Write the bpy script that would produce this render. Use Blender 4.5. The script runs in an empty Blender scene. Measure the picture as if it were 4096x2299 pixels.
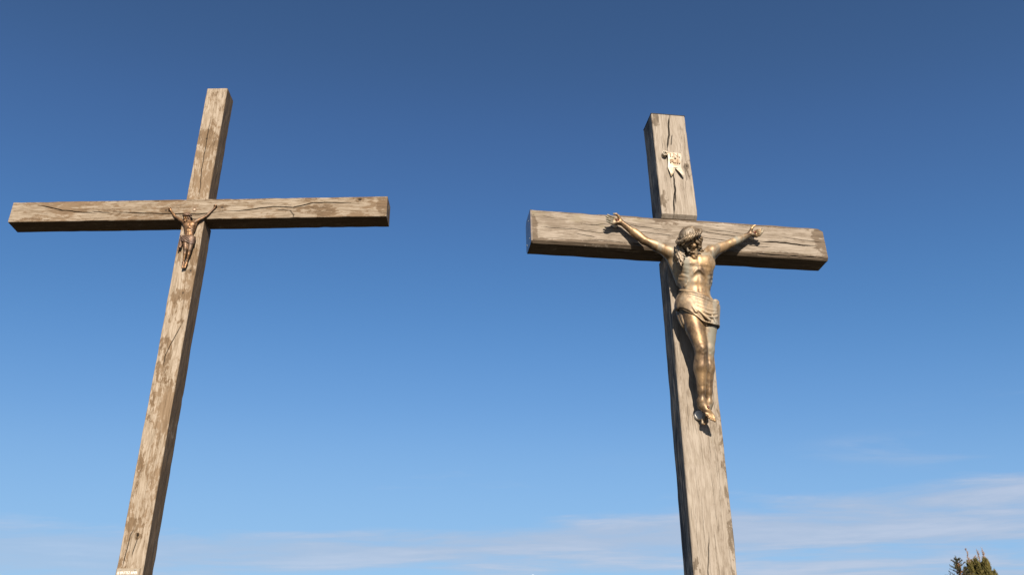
import bpy, math, random
import numpy as np
from mathutils import Matrix, Vector, Euler
R_ = math.radians
random.seed(7)
rng = np.random.default_rng(11)
sc = bpy.context.scene
COL = sc.collection

# ---------------------------------------------------------------- camera, sky, sun, exposure
cd = bpy.data.cameras.new('camera'); cam = bpy.data.objects.new('camera', cd); COL.objects.link(cam)
cd.sensor_width = 36.0; cd.lens = 3632.76 / 4096 * 36; cd.clip_start = .05; cd.clip_end = 6000
pit, rol = R_(27.8787), R_(-0.84404)
fw = Vector((0, math.cos(pit), math.sin(pit))); rt0 = Vector((1, 0, 0)); up0 = Vector((0, -math.sin(pit), math.cos(pit)))
rt = math.cos(rol) * rt0 + math.sin(rol) * up0; up = -math.sin(rol) * rt0 + math.cos(rol) * up0
cam.matrix_world = Matrix(((rt.x, up.x, -fw.x, 0), (rt.y, up.y, -fw.y, 0), (rt.z, up.z, -fw.z, 1.6), (0, 0, 0, 1)))
sc.camera = cam
SUN_AZ, SUN_EL = R_(8.5), R_(28.5)           # azimuth from -Y towards +X
sl = bpy.data.lights.new('sun', 'SUN'); sl.energy = 5.0; sl.angle = R_(.5); sl.color = (1, .90, .775)
so = bpy.data.objects.new('sun', sl); COL.objects.link(so)
sd = Vector((math.sin(SUN_AZ) * math.cos(SUN_EL), -math.cos(SUN_AZ) * math.cos(SUN_EL), math.sin(SUN_EL)))
so.rotation_euler = sd.to_track_quat('Z', 'Y').to_euler(); so.location = sd * 60
sc.view_settings.view_transform = 'Standard'; sc.view_settings.look = 'None'
sc.view_settings.exposure = 1.1375; sc.view_settings.gamma = 1.0

class NT:
    def __init__(s, tree): s.t = tree
    def n(s, typ, **kw):
        nd = s.t.nodes.new(typ)
        ins = kw.pop('ins', {})
        for k, v in kw.items(): setattr(nd, k, v)
        for k, v in ins.items():
            if isinstance(v, bpy.types.NodeSocket): s.t.links.new(v, nd.inputs[k])
            else: nd.inputs[k].default_value = v
        return nd
    def math(s, op, a, b=0.0, clamp=False):
        return s.n('ShaderNodeMath', operation=op, use_clamp=clamp, ins={0: a, 1: b}).outputs[0]
    def mix(s, f, a, b, mode='MIX'):
        return s.n('ShaderNodeMix', data_type='RGBA', blend_type=mode, ins={0: f, 6: a, 7: b}).outputs[2]
    def ramp(s, f, stops, interp='LINEAR'):
        nd = s.n('ShaderNodeValToRGB', ins={0: f}); cr = nd.color_ramp; cr.interpolation = interp
        while len(cr.elements) < len(stops): cr.elements.new(.5)
        for e, (p, c) in zip(cr.elements, stops):
            e.position = p; e.color = (c, c, c, 1) if isinstance(c, (int, float)) else (*c, 1)
        return nd.outputs[0]
    def smooth(s, x, a, b):
        nd = s.n('ShaderNodeMapRange', interpolation_type='SMOOTHSTEP', ins={0: x, 1: a, 2: b, 3: 0.0, 4: 1.0}); return nd.outputs[0]
    def noise(s, vec, scale, detail=4.0, rough=.55, dist=0.0, lac=2.0):
        return s.n('ShaderNodeTexNoise', ins={'Vector': vec, 'Scale': scale, 'Detail': detail, 'Roughness': rough, 'Distortion': dist, 'Lacunarity': lac}).outputs[0]
    def map(s, vec, scale=(1, 1, 1), loc=(0, 0, 0), rot=(0, 0, 0)):
        return s.n('ShaderNodeMapping', ins={0: vec, 1: loc, 2: rot, 3: scale}).outputs[0]

w = bpy.data.worlds.new('World'); sc.world = w; w.use_nodes = True
T = NT(w.node_tree); bg = w.node_tree.nodes['Background']
sky = T.n('ShaderNodeTexSky', sky_type='NISHITA', sun_disc=False, sun_elevation=SUN_EL, sun_rotation=R_(171.5), altitude=300.0, air_density=1.0, dust_density=.55, ozone_density=2.2)
tc = T.n('ShaderNodeTexCoord').outputs['Generated']
sep = T.n('ShaderNodeSeparateXYZ', ins={0: tc})
zc = T.math('MAXIMUM', sep.outputs[2], .02)
px_ = T.math('DIVIDE', sep.outputs[0], zc); py_ = T.math('DIVIDE', sep.outputs[1], zc)
cv = T.n('ShaderNodeCombineXYZ', ins={0: px_, 1: py_, 2: 0.0}).outputs[0]
n1 = T.noise(T.map(cv, (.95, 2.0, 1), (3.1, 1.7, 0), (0, 0, R_(7))), 1.0, 9.0, .62, .25)
n2 = T.noise(T.map(cv, (.16, .55, 1), (7.3, .4, 0), (0, 0, R_(5))), 1.0, 3.0, .5)
cov = T.math('ADD', T.math('MULTIPLY', n1, .62), T.math('MULTIPLY', n2, .55))
elx = T.math('SUBTRACT', sep.outputs[2], T.math('MULTIPLY', sep.outputs[0], .040))
bias = T.math('ADD', T.math('MULTIPLY', T.smooth(elx, .252, .205), .33), -.20)
cl = T.math('MULTIPLY', T.smooth(T.math('ADD', cov, bias), .53, .74), T.math('ADD', .42, T.math('MULTIPLY', T.smooth(sep.outputs[0], -.50, .0), .33)))
n3 = T.noise(T.map(cv, (.9, 2.1, 1), (11.4, 5.2, 0), (0, 0, R_(24))), 1.0, 8.0, .60, .6)
n4 = T.noise(T.map(cv, (.5, .7, 1), (2.4, 9.1, 0)), 1.0, 2.0, .5)
wisp = T.math('MULTIPLY', T.math('MULTIPLY', T.smooth(n3, .50, .72), T.smooth(n4, .46, .60)), T.math('MULTIPLY', T.math('MULTIPLY', T.smooth(sep.outputs[2], .335, .285), T.smooth(sep.outputs[0], .05, .22)), .36))
skc = T.n('ShaderNodeRGBCurve', ins={'Color': T.mix(1.0, sky.outputs[0], (.11, .11, .11, 1), 'MULTIPLY')})
for ci, pts in enumerate((((.0, .0), (.076, .042), (.097, .058), (.135, .089), (.184, .150), (.242, .228), (.36, .32), (1, .72)),
                          ((.0, .0), (.134, .102), (.169, .145), (.234, .238), (.3155, .35), (.406, .455), (.576, .56), (1, .80)),
                          ((.0, .0), (.251, .242), (.311, .352), (.416, .533), (.536, .69), (.655, .785), (.84, .85), (1, .93)))):
    cu = skc.mapping.curves[ci]
    cu.points[0].location = pts[0]; cu.points[1].location = pts[-1]
    for p_ in pts[1:-1]: cu.points.new(*p_)
skc.mapping.extend = 'HORIZONTAL'; skc.mapping.update()
ccol = T.mix(T.smooth(n1, .45, .70), (.45, .53, .68, 1), (.56, .61, .735, 1))
mixc = T.mix(T.math('MAXIMUM', cl, wisp), skc.outputs[0], ccol)
out_ = T.mix(1.0, mixc, (9.0909, 9.0909, 9.0909, 1), 'MULTIPLY')
w.node_tree.links.new(out_, bg.inputs[0]); bg.inputs[1].default_value = .05

# ---------------------------------------------------------------- general helpers
def mesh_obj(name, verts, faces, mat, parent=None, smooth=True, attr=None):
    me = bpy.data.meshes.new(name)
    verts = np.asarray(verts, dtype=np.float32)
    if isinstance(faces, np.ndarray):
        nf, k = faces.shape
        me.vertices.add(len(verts)); me.vertices.foreach_set('co', verts.ravel())
        me.loops.add(nf * k); me.loops.foreach_set('vertex_index', faces.astype(np.int32).ravel())
        me.polygons.add(nf); me.polygons.foreach_set('loop_start', np.arange(0, nf * k, k, dtype=np.int32))
        me.polygons.foreach_set('loop_total', np.full(nf, k, dtype=np.int32))
        me.update(calc_edges=True); me.validate()
    else:
        me.from_pydata(verts.tolist(), [], faces)
    me.polygons.foreach_set('use_smooth', np.full(len(me.polygons), smooth))
    if attr:
        for an, av in attr.items():
            a = me.attributes.new(an, 'FLOAT', 'POINT'); a.data.foreach_set('value', np.asarray(av, dtype=np.float32))
    me.materials.append(mat)
    o = bpy.data.objects.new(name, me); COL.objects.link(o)
    if parent is not None: o.parent = parent
    return o
def thing(name, label, cat, matrix, group=None):
    o = bpy.data.objects.new(name, None); COL.objects.link(o); o.matrix_world = matrix
    o.empty_display_size = .2
    o['label'] = label; o['category'] = cat
    if group: o['group'] = group
    return o
def fin(o, bevel=None):
    return o

# value noise on numpy arrays (3D lattice)
_perm = rng.random((64, 64, 64)).astype(np.float32)
def vnoise(x, y, z):
    x = np.asarray(x, dtype=np.float64); y = np.asarray(y, dtype=np.float64) + 0 * x; z = np.asarray(z, dtype=np.float64) + 0 * x
    xi = np.floor(x).astype(int); yi = np.floor(y).astype(int); zi = np.floor(z).astype(int)
    fx, fy, fz = x - xi, y - yi, z - zi
    fx = fx * fx * (3 - 2 * fx); fy = fy * fy * (3 - 2 * fy); fz = fz * fz * (3 - 2 * fz)
    g = lambda a, b, c: _perm[a & 63, b & 63, c & 63]
    v = 0
    for dx in (0, 1):
        for dy in (0, 1):
            for dz in (0, 1):
                v = v + g(xi + dx, yi + dy, zi + dz) * (fx if dx else 1 - fx) * (fy if dy else 1 - fy) * (fz if dz else 1 - fz)
    return v - .5

# ---------------------------------------------------------------- materials
def new_mat(name):
    m = bpy.data.materials.new(name); m.use_nodes = True
    T = NT(m.node_tree); b = m.node_tree.nodes['Principled BSDF']
    return m, T, b
def wood_mat(name, axis, pale, mid, dark, brown, brown_amt, seed, green=.0, fine=1.0):
    pale, mid, dark, brown = [tuple(v * .735 for v in c_) for c_ in (pale, mid, dark, brown)]
    m, T, b = new_mat(name)
    L = m.node_tree.links
    co = T.n('ShaderNodeTexCoord').outputs['Object']
    a = (.045, 1, 1) if axis == 'X' else (1, 1, .045)
    a2 = (.22, 1, 1) if axis == 'X' else (1, 1, .22)
    a3 = (.5, 1, 1) if axis == 'X' else (1, 1, .5)
    off = (seed * 1.37, seed * 2.11, seed * .73)
    warp = T.n('ShaderNodeTexNoise', ins={'Vector': T.map(co, a3, off), 'Scale': 4.0, 'Detail': 2.0}).outputs[1]
    wv = T.n('ShaderNodeVectorMath', operation='MULTIPLY_ADD', ins={0: warp, 1: (.05, .05, .05), 2: co}).outputs[0]
    g1 = T.noise(T.map(wv, a, off), 120.0 * fine, 5.0, .62)              # fine fibres
    g2 = T.noise(T.map(wv, a, off), 38.0 * fine, 4.0, .6)                # wider bands
    g3 = T.noise(T.map(wv, a2, off), 30.0, 6.0, .68, .6)          # short flecks
    pt = T.noise(T.map(wv, a3, off), 5.5, 7.0, .66, .3)           # weather patches
    big = T.noise(T.map(co, a3, off), 1.6, 3.0, .5)
    gr = T.math('ADD', T.math('MULTIPLY', g1, .45), T.math('ADD', T.math('MULTIPLY', g2, .30), T.math('MULTIPLY', g3, .40)))
    c = T.mix(T.smooth(gr, .53, .66), (*mid, 1), (*pale, 1))
    c = T.mix(T.smooth(gr, .53, .40), c, (*dark, 1))
    c = T.mix(T.math('MULTIPLY', T.smooth(big, .42, .66), .35), c, (*mid, 1))
    # brown, unbleached wood: ragged flaking patches whose edge follows the fibres
    pt2 = T.noise(T.map(wv, a3, (off[1], off[2], off[0])), 26.0, 8.0, .74, .5)
    bm = T.math('ADD', T.math('ADD', T.math('MULTIPLY', pt, .55), T.math('MULTIPLY', big, .38)), T.math('ADD', T.math('MULTIPLY', pt2, .50), T.math('ADD', T.math('MULTIPLY', g3, -.30), T.math('MULTIPLY', g1, -.16))))
    bmask = T.math('MULTIPLY', T.smooth(bm, .545 - .16 * brown_amt, .625 - .16 * brown_amt), min(1.0, .22 + brown_amt))
    bc = T.mix(T.smooth(gr, .42, .66), (brown[0] * .66, brown[1] * .64, brown[2] * .62, 1), (*brown, 1))
    c = T.mix(bmask, c, bc)
    if green > 0:
        gm = T.math('MULTIPLY', T.smooth(T.noise(T.map(co, a3, (off[1], off[0], 3)), 7.0, 6.0, .7), .56, .70), green)
        c = T.mix(gm, c, (.13, .11, .045, 1))
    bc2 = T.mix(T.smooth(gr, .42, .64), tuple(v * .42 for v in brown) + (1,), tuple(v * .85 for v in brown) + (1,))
    st = T.n('ShaderNodeAttribute', attribute_name='stain').outputs['Fac']  # real stains, plus side and underside shade put into the colour
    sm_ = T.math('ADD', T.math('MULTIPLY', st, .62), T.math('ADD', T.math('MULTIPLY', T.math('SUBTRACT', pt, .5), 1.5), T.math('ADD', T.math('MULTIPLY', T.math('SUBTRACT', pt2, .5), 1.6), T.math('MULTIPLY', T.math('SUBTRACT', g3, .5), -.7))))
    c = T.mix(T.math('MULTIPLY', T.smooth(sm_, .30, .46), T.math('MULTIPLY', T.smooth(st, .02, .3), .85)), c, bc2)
    gs = T.n('ShaderNodeAttribute', attribute_name='grime_shade').outputs['Fac']  # black weathering on the left face, with that face's shade painted in
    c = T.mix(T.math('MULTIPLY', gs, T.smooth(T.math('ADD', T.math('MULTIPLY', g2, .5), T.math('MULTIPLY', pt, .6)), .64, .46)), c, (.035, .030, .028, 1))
    ck = T.n('ShaderNodeAttribute', attribute_name='crack').outputs['Fac']
    c = T.mix(T.math('MULTIPLY', ck, .93), c, (.012, .009, .007, 1))
    # short random drying checks along the grain
    chk = T.noise(T.map(wv, (.018, 1, 1) if axis == 'X' else (1, 1, .018), (off[2], off[1], off[0])), 75.0 * fine, 2.0, .5)
    chm = T.math('MULTIPLY', T.smooth(chk, .715, .735), .75)
    c = T.mix(chm, c, (.035, .027, .02, 1))
    L.new(c, b.inputs['Base Color']); b.inputs['Roughness'].default_value = .82; b.inputs['Specular IOR Level'].default_value = .22
    hgt = T.math('ADD', T.math('MULTIPLY', gr, 1.0), T.math('MULTIPLY', chm, -.7))
    bp = T.n('ShaderNodeBump', ins={'Strength': .45, 'Distance': .003, 'Height': hgt}).outputs[0]
    L.new(bp, b.inputs['Normal'])
    return m
GP, GM, GD = (.325, .272, .215), (.215, .172, .128), (.090, .070, .050)
M_RX = wood_mat('weathered_oak_beam', 'X', GP, GM, GD, (.14, .098, .062), .14, 1.0, .30, 1.0)
M_RZ = wood_mat('weathered_oak_post', 'Z', (.335, .284, .228), (.258, .212, .163), (.122, .097, .073), (.165, .122, .080), .16, 2.0, .08, 1.3)
M_LX = wood_mat('flaking_oak_beam', 'X', (.300, .243, .180), (.200, .150, .100), (.090, .064, .041), (.165, .104, .055), .56, 3.3, .12, 1.0)
M_LZ = wood_mat('flaking_oak_post', 'Z', (.355, .290, .220), (.250, .192, .132), (.122, .088, .057), (.188, .119, .062), .55, 4.7, .04, 1.0)

def bronze(name, light, deep, pat, patamt, rough, metal=.75, sc_=1.0):
    light, deep, pat = [tuple(v * .78 for v in c_) for c_ in (light, deep, pat)]
    m, T, b = new_mat(name); L = m.node_tree.links
    co = T.n('ShaderNodeTexCoord').outputs['Object']
    n1 = T.noise(T.map(co, (1, 1, .6)), 9.0 * sc_, 6.0, .6, .4); n2 = T.noise(co, 60.0 * sc_, 4.0, .6); n3 = T.noise(T.map(co, (1, 1, .35), (4, 2, 7)), 5.0 * sc_, 5.0, .65, .6)
    c = T.mix(T.smooth(T.math('ADD', T.math('MULTIPLY', n1, .85), T.math('MULTIPLY', n2, .15)), .36, .60), (*deep, 1), (*light, 1))
    pm = T.math('MULTIPLY', T.smooth(n3, .46, .62), patamt)
    c = T.mix(pm, c, (*pat, 1))
    L.new(c, b.inputs['Base Color'])
    L.new(T.math('SUBTRACT', metal, T.math('MULTIPLY', pm, metal * .8)), b.inputs['Metallic'])
    L.new(T.math('ADD', T.math('ADD', rough, T.math('MULTIPLY', n2, .12)), T.math('MULTIPLY', pm, .15)), b.inputs['Roughness'])
    bp = T.n('ShaderNodeBump', ins={'Strength': .12, 'Distance': .002, 'Height': n2}).outputs[0]; L.new(bp, b.inputs['Normal'])
    return m
M_BR = bronze('patinated_bronze', (.385, .245, .122), (.115, .072, .040), (.205, .19, .145), .95, .43, .62)
M_BRC = bronze('patinated_bronze_cloth', (.34, .238, .138), (.115, .08, .05), (.245, .222, .175), .95, .47, .44)
M_BRH = bronze('dark_patinated_bronze', (.25, .175, .10), (.085, .06, .038), (.24, .205, .155), .8, .43, .5)
M_BL = bronze('warm_dark_bronze', (.215, .112, .045), (.095, .05, .024), (.07, .046, .03), .6, .40, .64, 2.4)
M_BLC = bronze('brown_bronze_cloth', (.15, .088, .052), (.085, .05, .034), (.075, .05, .04), .5, .46, .55, 2.4)
M_SCR = bronze('pale_bronze_scroll', (.44, .38, .29), (.35, .26, .155), (.45, .41, .34), .75, .5, .2, 4.0)
T = NT(M_SCR.node_tree); b_ = M_SCR.node_tree.nodes['Principled BSDF']; old = b_.inputs['Base Color'].links[0].from_socket
co = T.n('ShaderNodeTexCoord').outputs['Object']; dv_ = T.n('ShaderNodeVectorMath', operation='DISTANCE', ins={0: T.map(co, (1, 0, 1)), 1: (.004, 0, .150)}).outputs['Value']
mk = T.smooth(T.math('ADD', dv_, T.math('MULTIPLY', T.noise(co, 40.0, 4.0, .6), .04)), .075, .045)
M_SCR.node_tree.links.new(T.mix(T.math('MULTIPLY', mk, .75), old, (.24, .15, .075, 1)), b_.inputs['Base Color'])
def simple(name, col, rough=.5, metal=0.0, spec=.5, nscale=0, namt=.2):
    col = tuple(v * .76 for v in col)
    m, T, b = new_mat(name)
    b.inputs['Base Color'].default_value = (*col, 1); b.inputs['Roughness'].default_value = rough; b.inputs['Metallic'].default_value = metal; b.inputs['Specular IOR Level'].default_value = spec
    if nscale:
        co = T.n('ShaderNodeTexCoord').outputs['Object']; n = T.noise(co, nscale, 4.0, .6)
        c = T.mix(T.smooth(n, .35, .65), (*[v * (1 - namt) for v in col], 1), (*[min(1, v * (1 + namt)) for v in col], 1))
        m.node_tree.links.new(c, b.inputs['Base Color'])
    return m
M_STEEL = simple('dull_steel_plate', (.30, .30, .31), .30, .92, nscale=14, namt=.10)
M_SCREW = simple('zinc_screw', (.45, .46, .47), .35, .9)
M_DARKMETAL = simple('black_lead_sheet', (.02, .02, .022), .6, .3)
M_NAIL = simple('red_brown_glazed_nail', (.12, .022, .012), .18, 0, .6)
M_DISC = simple('white_mounting_disc', (.74, .71, .64), .5)
M_PLAQUE = simple('tan_engraved_metal', (.27, .215, .15), .55, .1, nscale=40, namt=.08)
M_LETTER = simple('white_lettering', (.98, .97, .93), .5)
M_PAINT = simple('white_paint', (.8, .8, .78), .4)
M_CONC = simple('pale_concrete', (.36, .34, .31), .9, 0, .2, 8, .15)

# ---------------------------------------------------------------- ground
gm, T, b = new_mat('grass_ground')
co = T.n('ShaderNodeTexCoord').outputs['Object']
c = T.mix(T.smooth(T.noise(co, 1.3, 8.0, .65), .35, .65), (.024, .022, .012, 1), (.056, .043, .027, 1))
gm.node_tree.links.new(c, b.inputs['Base Color']); b.inputs['Roughness'].default_value = .95
g = mesh_obj('ground', [(-2500, -2500, 0), (2500, -2500, 0), (2500, 2500, 0), (-2500, 2500, 0)], [(0, 1, 2, 3)], gm, smooth=False); g['kind'] = 'structure'

# ---------------------------------------------------------------- cross frames (x along the crossbeam, y to the back, z up, origin 1.6 m above the ground)
def frame(X, Y, yaw, tx, ty):
    return Matrix.Translation((X, Y, 1.6)) @ Matrix.Rotation(yaw, 4, 'Z') @ Matrix.Rotation(tx, 4, 'X') @ Matrix.Rotation(ty, 4, 'Y')
FR = frame(1.34331, 6.14321, .15234, .0035023, -.0033001)
FL = frame(-3.57392, 8.60716, -.0067887, -.001773, .003055)

def beam(name, mat, parent, axis, s0, s1, c, u, v, cracks, ds=.009, dv=.0016, ch=.008, seed=0, wob=.0032, post=None, stains=(), knots=(), skew=None, cham_back=.0, root=(0, 0, 0), grow=0, grime_shade=0, sides=0.0, under=0.0):
    """timber with chamfered edges; u = across the front face half width, v = (front y, back y); cracks are carved into the front face"""
    # perimeter points (a across, y), front face first: a from -u to u at y=v0
    v0, v1 = v
    def line(p, q, n): return [tuple(np.array(p) + (np.array(q) - np.array(p)) * i / n) for i in range(n)]
    nf = max(4, int((2 * u - 2 * ch) / dv)); ns = max(4, int((v1 - v0) / .012)); cb = max(ch, cham_back)
    per = line((-u + ch, v0), (u - ch, v0), nf) + line((u - ch, v0), (u, v0 + ch), 2) + line((u, v0 + ch), (u, v1 - cb), ns) + line((u, v1 - cb), (u - cb, v1), 2)
    per += line((u - cb, v1), (-u + cb, v1), max(4, nf // 4)) + line((-u + cb, v1), (-u, v1 - cb), 2) + line((-u, v1 - cb), (-u, v0 + ch), ns) + line((-u, v0 + ch), (-u + ch, v0), 2)
    per = np.array(per); n = len(per)
    nrm = np.roll(per, -1, 0) - np.roll(per, 1, 0); nrm = np.stack([nrm[:, 1], -nrm[:, 0]], 1); nrm /= np.linalg.norm(nrm, axis=1)[:, None]
    S = np.linspace(s0, s1, int((s1 - s0) / ds) + 1); m = len(S)
    A = np.repeat(per[None, :, 0], m, 0); Y = np.repeat(per[None, :, 1], m, 0); SS = np.repeat(S[:, None], n, 1)
    front = np.abs(Y - v0) < 1e-6
    edge = np.minimum(1, np.minimum(u - np.abs(A), .03) / .03)
    d = wob * 1.6 * vnoise(SS * 2.2 + seed, A * 3 + 5, Y * 3 + 9) + wob * .9 * vnoise(SS * 9, A * 22 + seed, Y * 22)
    d += .0010 * vnoise(SS * 14 + 3, A * 90, Y * 90 + seed)
    near = (np.abs(np.abs(A) - u) < ch * 1.1) & ((np.abs(Y - v0) < ch * 1.1) | (np.abs(Y - v1) < cb * 1.1))
    d += np.where(near, -.012 * np.maximum(0, vnoise(SS * 7 + 31, seed + 0 * A, np.sign(A) * 5 + Y * 8) - .16), 0)
    crack = np.zeros_like(A); stain = np.zeros_like(A)  # stain: real stains, plus painted side and underside shade
    aa = A + c
    for pl, wd, dp in cracks:
        pl = np.array(pl)
        lo, hi = pl[:, 0].min() - .03, pl[:, 0].max() + .03
        sel = np.where((S > lo) & (S < hi))[0]
        if not len(sel): continue
        dist = np.full((len(sel), n), 9.0); along = np.zeros((len(sel), n))
        ps, pa = SS[sel], aa[sel] + .006 * vnoise(SS[sel] * 22, A[sel] * 6, 4 + seed)
        tot = np.r_[0, np.cumsum(np.linalg.norm(np.diff(pl, axis=0), axis=1))]
        for i in range(len(pl) - 1):
            p, q = pl[i], pl[i + 1]; e = q - p; L2 = e @ e
            t = np.clip(((ps - p[0]) * e[0] + (pa - p[1]) * e[1]) / L2, 0, 1)
            dd = np.hypot(ps - p[0] - t * e[0], pa - p[1] - t * e[1])
            up_ = dd < dist; dist = np.where(up_, dd, dist); along = np.where(up_, (tot[i] + t * math.sqrt(L2)) / tot[-1], along)
        taper = np.clip(np.minimum(along, 1 - along) * 6, .25, 1)
        k = np.clip((wd * taper - dist) / (.55 * wd * taper) , 0, 1) * front[sel]; cst = min(1.0, wd / .0024)
        d[sel] -= dp * k * taper; crack[sel] = np.maximum(crack[sel], k * cst * (.6 + .4 * taper))
    for (ks, ka, kr, kd) in knots:
        rr = np.hypot((SS - ks) * .8, aa - ka)
        d += front * (-kd * np.exp(-(rr / (kr * .5)) ** 2) + kd * .35 * np.exp(-((rr - kr) / (kr * .4)) ** 2))
        crack = np.maximum(crack, front * np.clip(1.3 * np.exp(-(rr / (kr * .48)) ** 4), 0, 1) * .9)
        stain = np.maximum(stain, front * np.exp(-(rr / (kr * 2.6)) ** 2))
    for (ss, sa, rs, ra, am) in stains:
        q = ((SS - ss) / rs) ** 2 + ((aa - sa) / ra) ** 2
        stain = np.maximum(stain, am * np.clip(1.35 - q, 0, 1))
    if sides: stain = np.maximum(stain, sides * (A > u - 1e-4))  # right face browner: unbleached wood, its dim light painted in too
    if under: stain = np.maximum(stain, under * (A < -u + 1e-4))  # shade of the underside painted into the wood colour
    A2 = A + nrm[None, :, 0] * d + c; Y2 = Y + nrm[None, :, 1] * d
    if grow: A2 = (A2 - c) * (1 + grow * (SS - s1)) + c
    if skew:
        A2 = A2 + skew[0] + skew[1] * (SS - skew[3]); Y2 = Y2 + skew[2] * (SS - skew[3])
    P3 = np.stack([SS, Y2, A2], -1) if axis == 'X' else np.stack([A2, Y2, SS], -1)
    V = P3.reshape(-1, 3) - np.array(root)
    i, j = np.meshgrid(np.arange(m - 1), np.arange(n), indexing='ij'); j2 = (j + 1) % n
    Fq = np.stack([i * n + j, i * n + j2, (i + 1) * n + j2, (i + 1) * n + j], -1).reshape(-1, 4)
    if axis == 'X': Fq = Fq[:, ::-1]
    faces = Fq.tolist() + [list(range(n)) if axis == 'X' else list(range(n))[::-1], list(range((m - 1) * n, m * n))[::-1] if axis == 'X' else list(range((m - 1) * n, m * n))]
    o = mesh_obj(name, V, faces, mat, parent, False, {'crack': crack.ravel(), 'stain': stain.ravel(), 'grime_shade': (grime_shade * (A < -u + 1e-4)).ravel()})
    me = o.data
    me.polygons[len(faces) - 1].use_smooth = False; me.polygons[len(faces) - 2].use_smooth = False
    return o
def box(name, lo, hi, mat, parent, root=(0, 0, 0), bev=.002):
    lo = np.array(lo) - root; hi = np.array(hi) - root
    import bmesh
    bm = bmesh.new(); bmesh.ops.create_cube(bm, size=1)
    for v in bm.verts: v.co = Vector([lo[k] + (v.co[k] + .5) * (hi[k] - lo[k]) for k in range(3)])
    if bev: bmesh.ops.bevel(bm, geom=list(bm.edges), offset=bev, segments=2, affect='EDGES')
    me = bpy.data.meshes.new(name); bm.to_mesh(me); bm.free(); me.materials.append(mat)
    o = bpy.data.objects.new(name, me); COL.objects.link(o); o.parent = parent
    return o
def dome(name, c, ax, r, h, mat, parent, root=(0, 0, 0), seg=14):
    """round headed pin: a short stem with a domed head, axis ax"""
    ax = Vector(ax).normalized(); q = Vector((0, 0, 1)).rotation_difference(ax)
    prof = [(.9, -1.2), (1, -.6), (1, 0), (.92, .35), (.7, .7), (.38, .93), (.12, 1.0)]
    V = []; F = []
    for i, (a, z) in enumerate(prof):
        for k in range(seg):
            t = 2 * math.pi * k / seg; V.append(Vector(c) - Vector(root) + q @ Vector((a * r * math.cos(t), a * r * math.sin(t), z * h)))
    for i in range(len(prof) - 1):
        for k in range(seg): F.append((i * seg + k, i * seg + (k + 1) % seg, (i + 1) * seg + (k + 1) % seg, (i + 1) * seg + k))
    F.append(tuple(range((len(prof) - 1) * seg, len(prof) * seg))); F.append(tuple(range(seg))[::-1])
    return mesh_obj(name, [tuple(v) for v in V], F, mat, parent)
ROOT = np.array((0, 0, -1.6))
# ---------------------------------------------------------------- the two crosses
cr = thing('wooden_cross', 'pale grey oak cross bearing the large bronze figure and a scroll on its upper post', 'cross', FR @ Matrix.Translation(ROOT))
f_ = lambda L, wd, dp: [(p, wd, dp) for p in L]
RB = f_([[(-.799, 3.719), (-.717, 3.714), (-.617, 3.726), (-.551, 3.727)], [(-1.148, 3.671), (-.964, 3.672), (-.856, 3.671), (-.775, 3.658), (-.666, 3.647), (-.54, 3.65)],
  [(-.858, 3.633), (-.777, 3.62), (-.691, 3.605)], [(-.725, 3.584), (-.588, 3.581), (-.452, 3.569)], [(-.439, 3.742), (-.357, 3.729), (-.246, 3.721), (-.09, 3.711)],
  [(-.372, 3.684), (-.25, 3.677), (-.067, 3.662)], [(.135, 3.731), (.335, 3.701), (.543, 3.683)], [(.238, 3.739), (.372, 3.732), (.509, 3.716)], [(.148, 3.671), (.242, 3.659), (.374, 3.644)],
  [(.806, 3.715), (1.024, 3.698), (1.195, 3.688)], [(.535, 3.621), (.62, 3.613), (.722, 3.615)]], .0020, .006)
RB += f_([[(.642, 3.66), (.822, 3.662), (.992, 3.652), (1.114, 3.65)]], .0055, .012) + f_([[(.563, 3.551), (.754, 3.543), (.949, 3.545), (1.19, 3.545)]], .006, .016)
rr = random.Random(3)
for _ in range(26):
    a = rr.uniform(-1.15, 1.05); z = rr.uniform(3.56, 3.81); l = rr.uniform(.06, .28)
    RB.append(([(a, z), (a + l * .5, z + rr.uniform(-.006, .004)), (a + l, z - rr.uniform(0, .016))], rr.uniform(.0009, .0016), .002))
beam('crossbeam', M_RX, cr, 'X', -1.196, 1.195, 3.678, .1485, (-.0197, .1975), RB, ds=.009, dv=.0016, seed=2, under=1.0, ch=.019, cham_back=.03, root=ROOT, wob=.006,
     stains=[(1.17, 3.70, .09, .2, .9), (.3, 3.825, 1.6, .030, 1.1), (-.1, 3.80, .14, .05, .8), (-1.185, 3.62, .05, .16, 1.0), (-.6, 3.55, .9, .030, 1.0), (.75, 3.54, .7, .035, 1.2)])
RS = f_([[(.01, 4.838), (-.003, 4.723), (-.01, 4.633), (-.03, 4.543), (-.038, 4.481)]], .0075, .03) + f_([[(.017, 4.645), (-.002, 4.528)], [(-.005, 4.142), (-.021, 3.95)]], .004, .012)
RS += f_([[(-.012, 4.262), (-.014, 4.158), (-.015, 4.074), (-.033, 3.99), (-.05, 3.83)]], .0065, .028) + f_([[(-.04, 4.48), (-.03, 4.38), (-.012, 4.26)]], .003, .008)
for _ in range(14):
    z = rr.uniform(3.9, 4.6); a = rr.uniform(-.12, .12); l = rr.uniform(.08, .25); RS.append(([(z, a), (z + l, a + rr.uniform(-.01, .01))], rr.uniform(.0009, .0015), .002))
def flip(L): return [([(q[1], q[0]) for q in pl], wd, dp) if abs(pl[0][0]) < 1 else (pl, wd, dp) for pl, wd, dp in L]
RS = flip(RS)
bo_ = [o for o in cr.children if o.name.startswith('crossbeam')][0]
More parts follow.
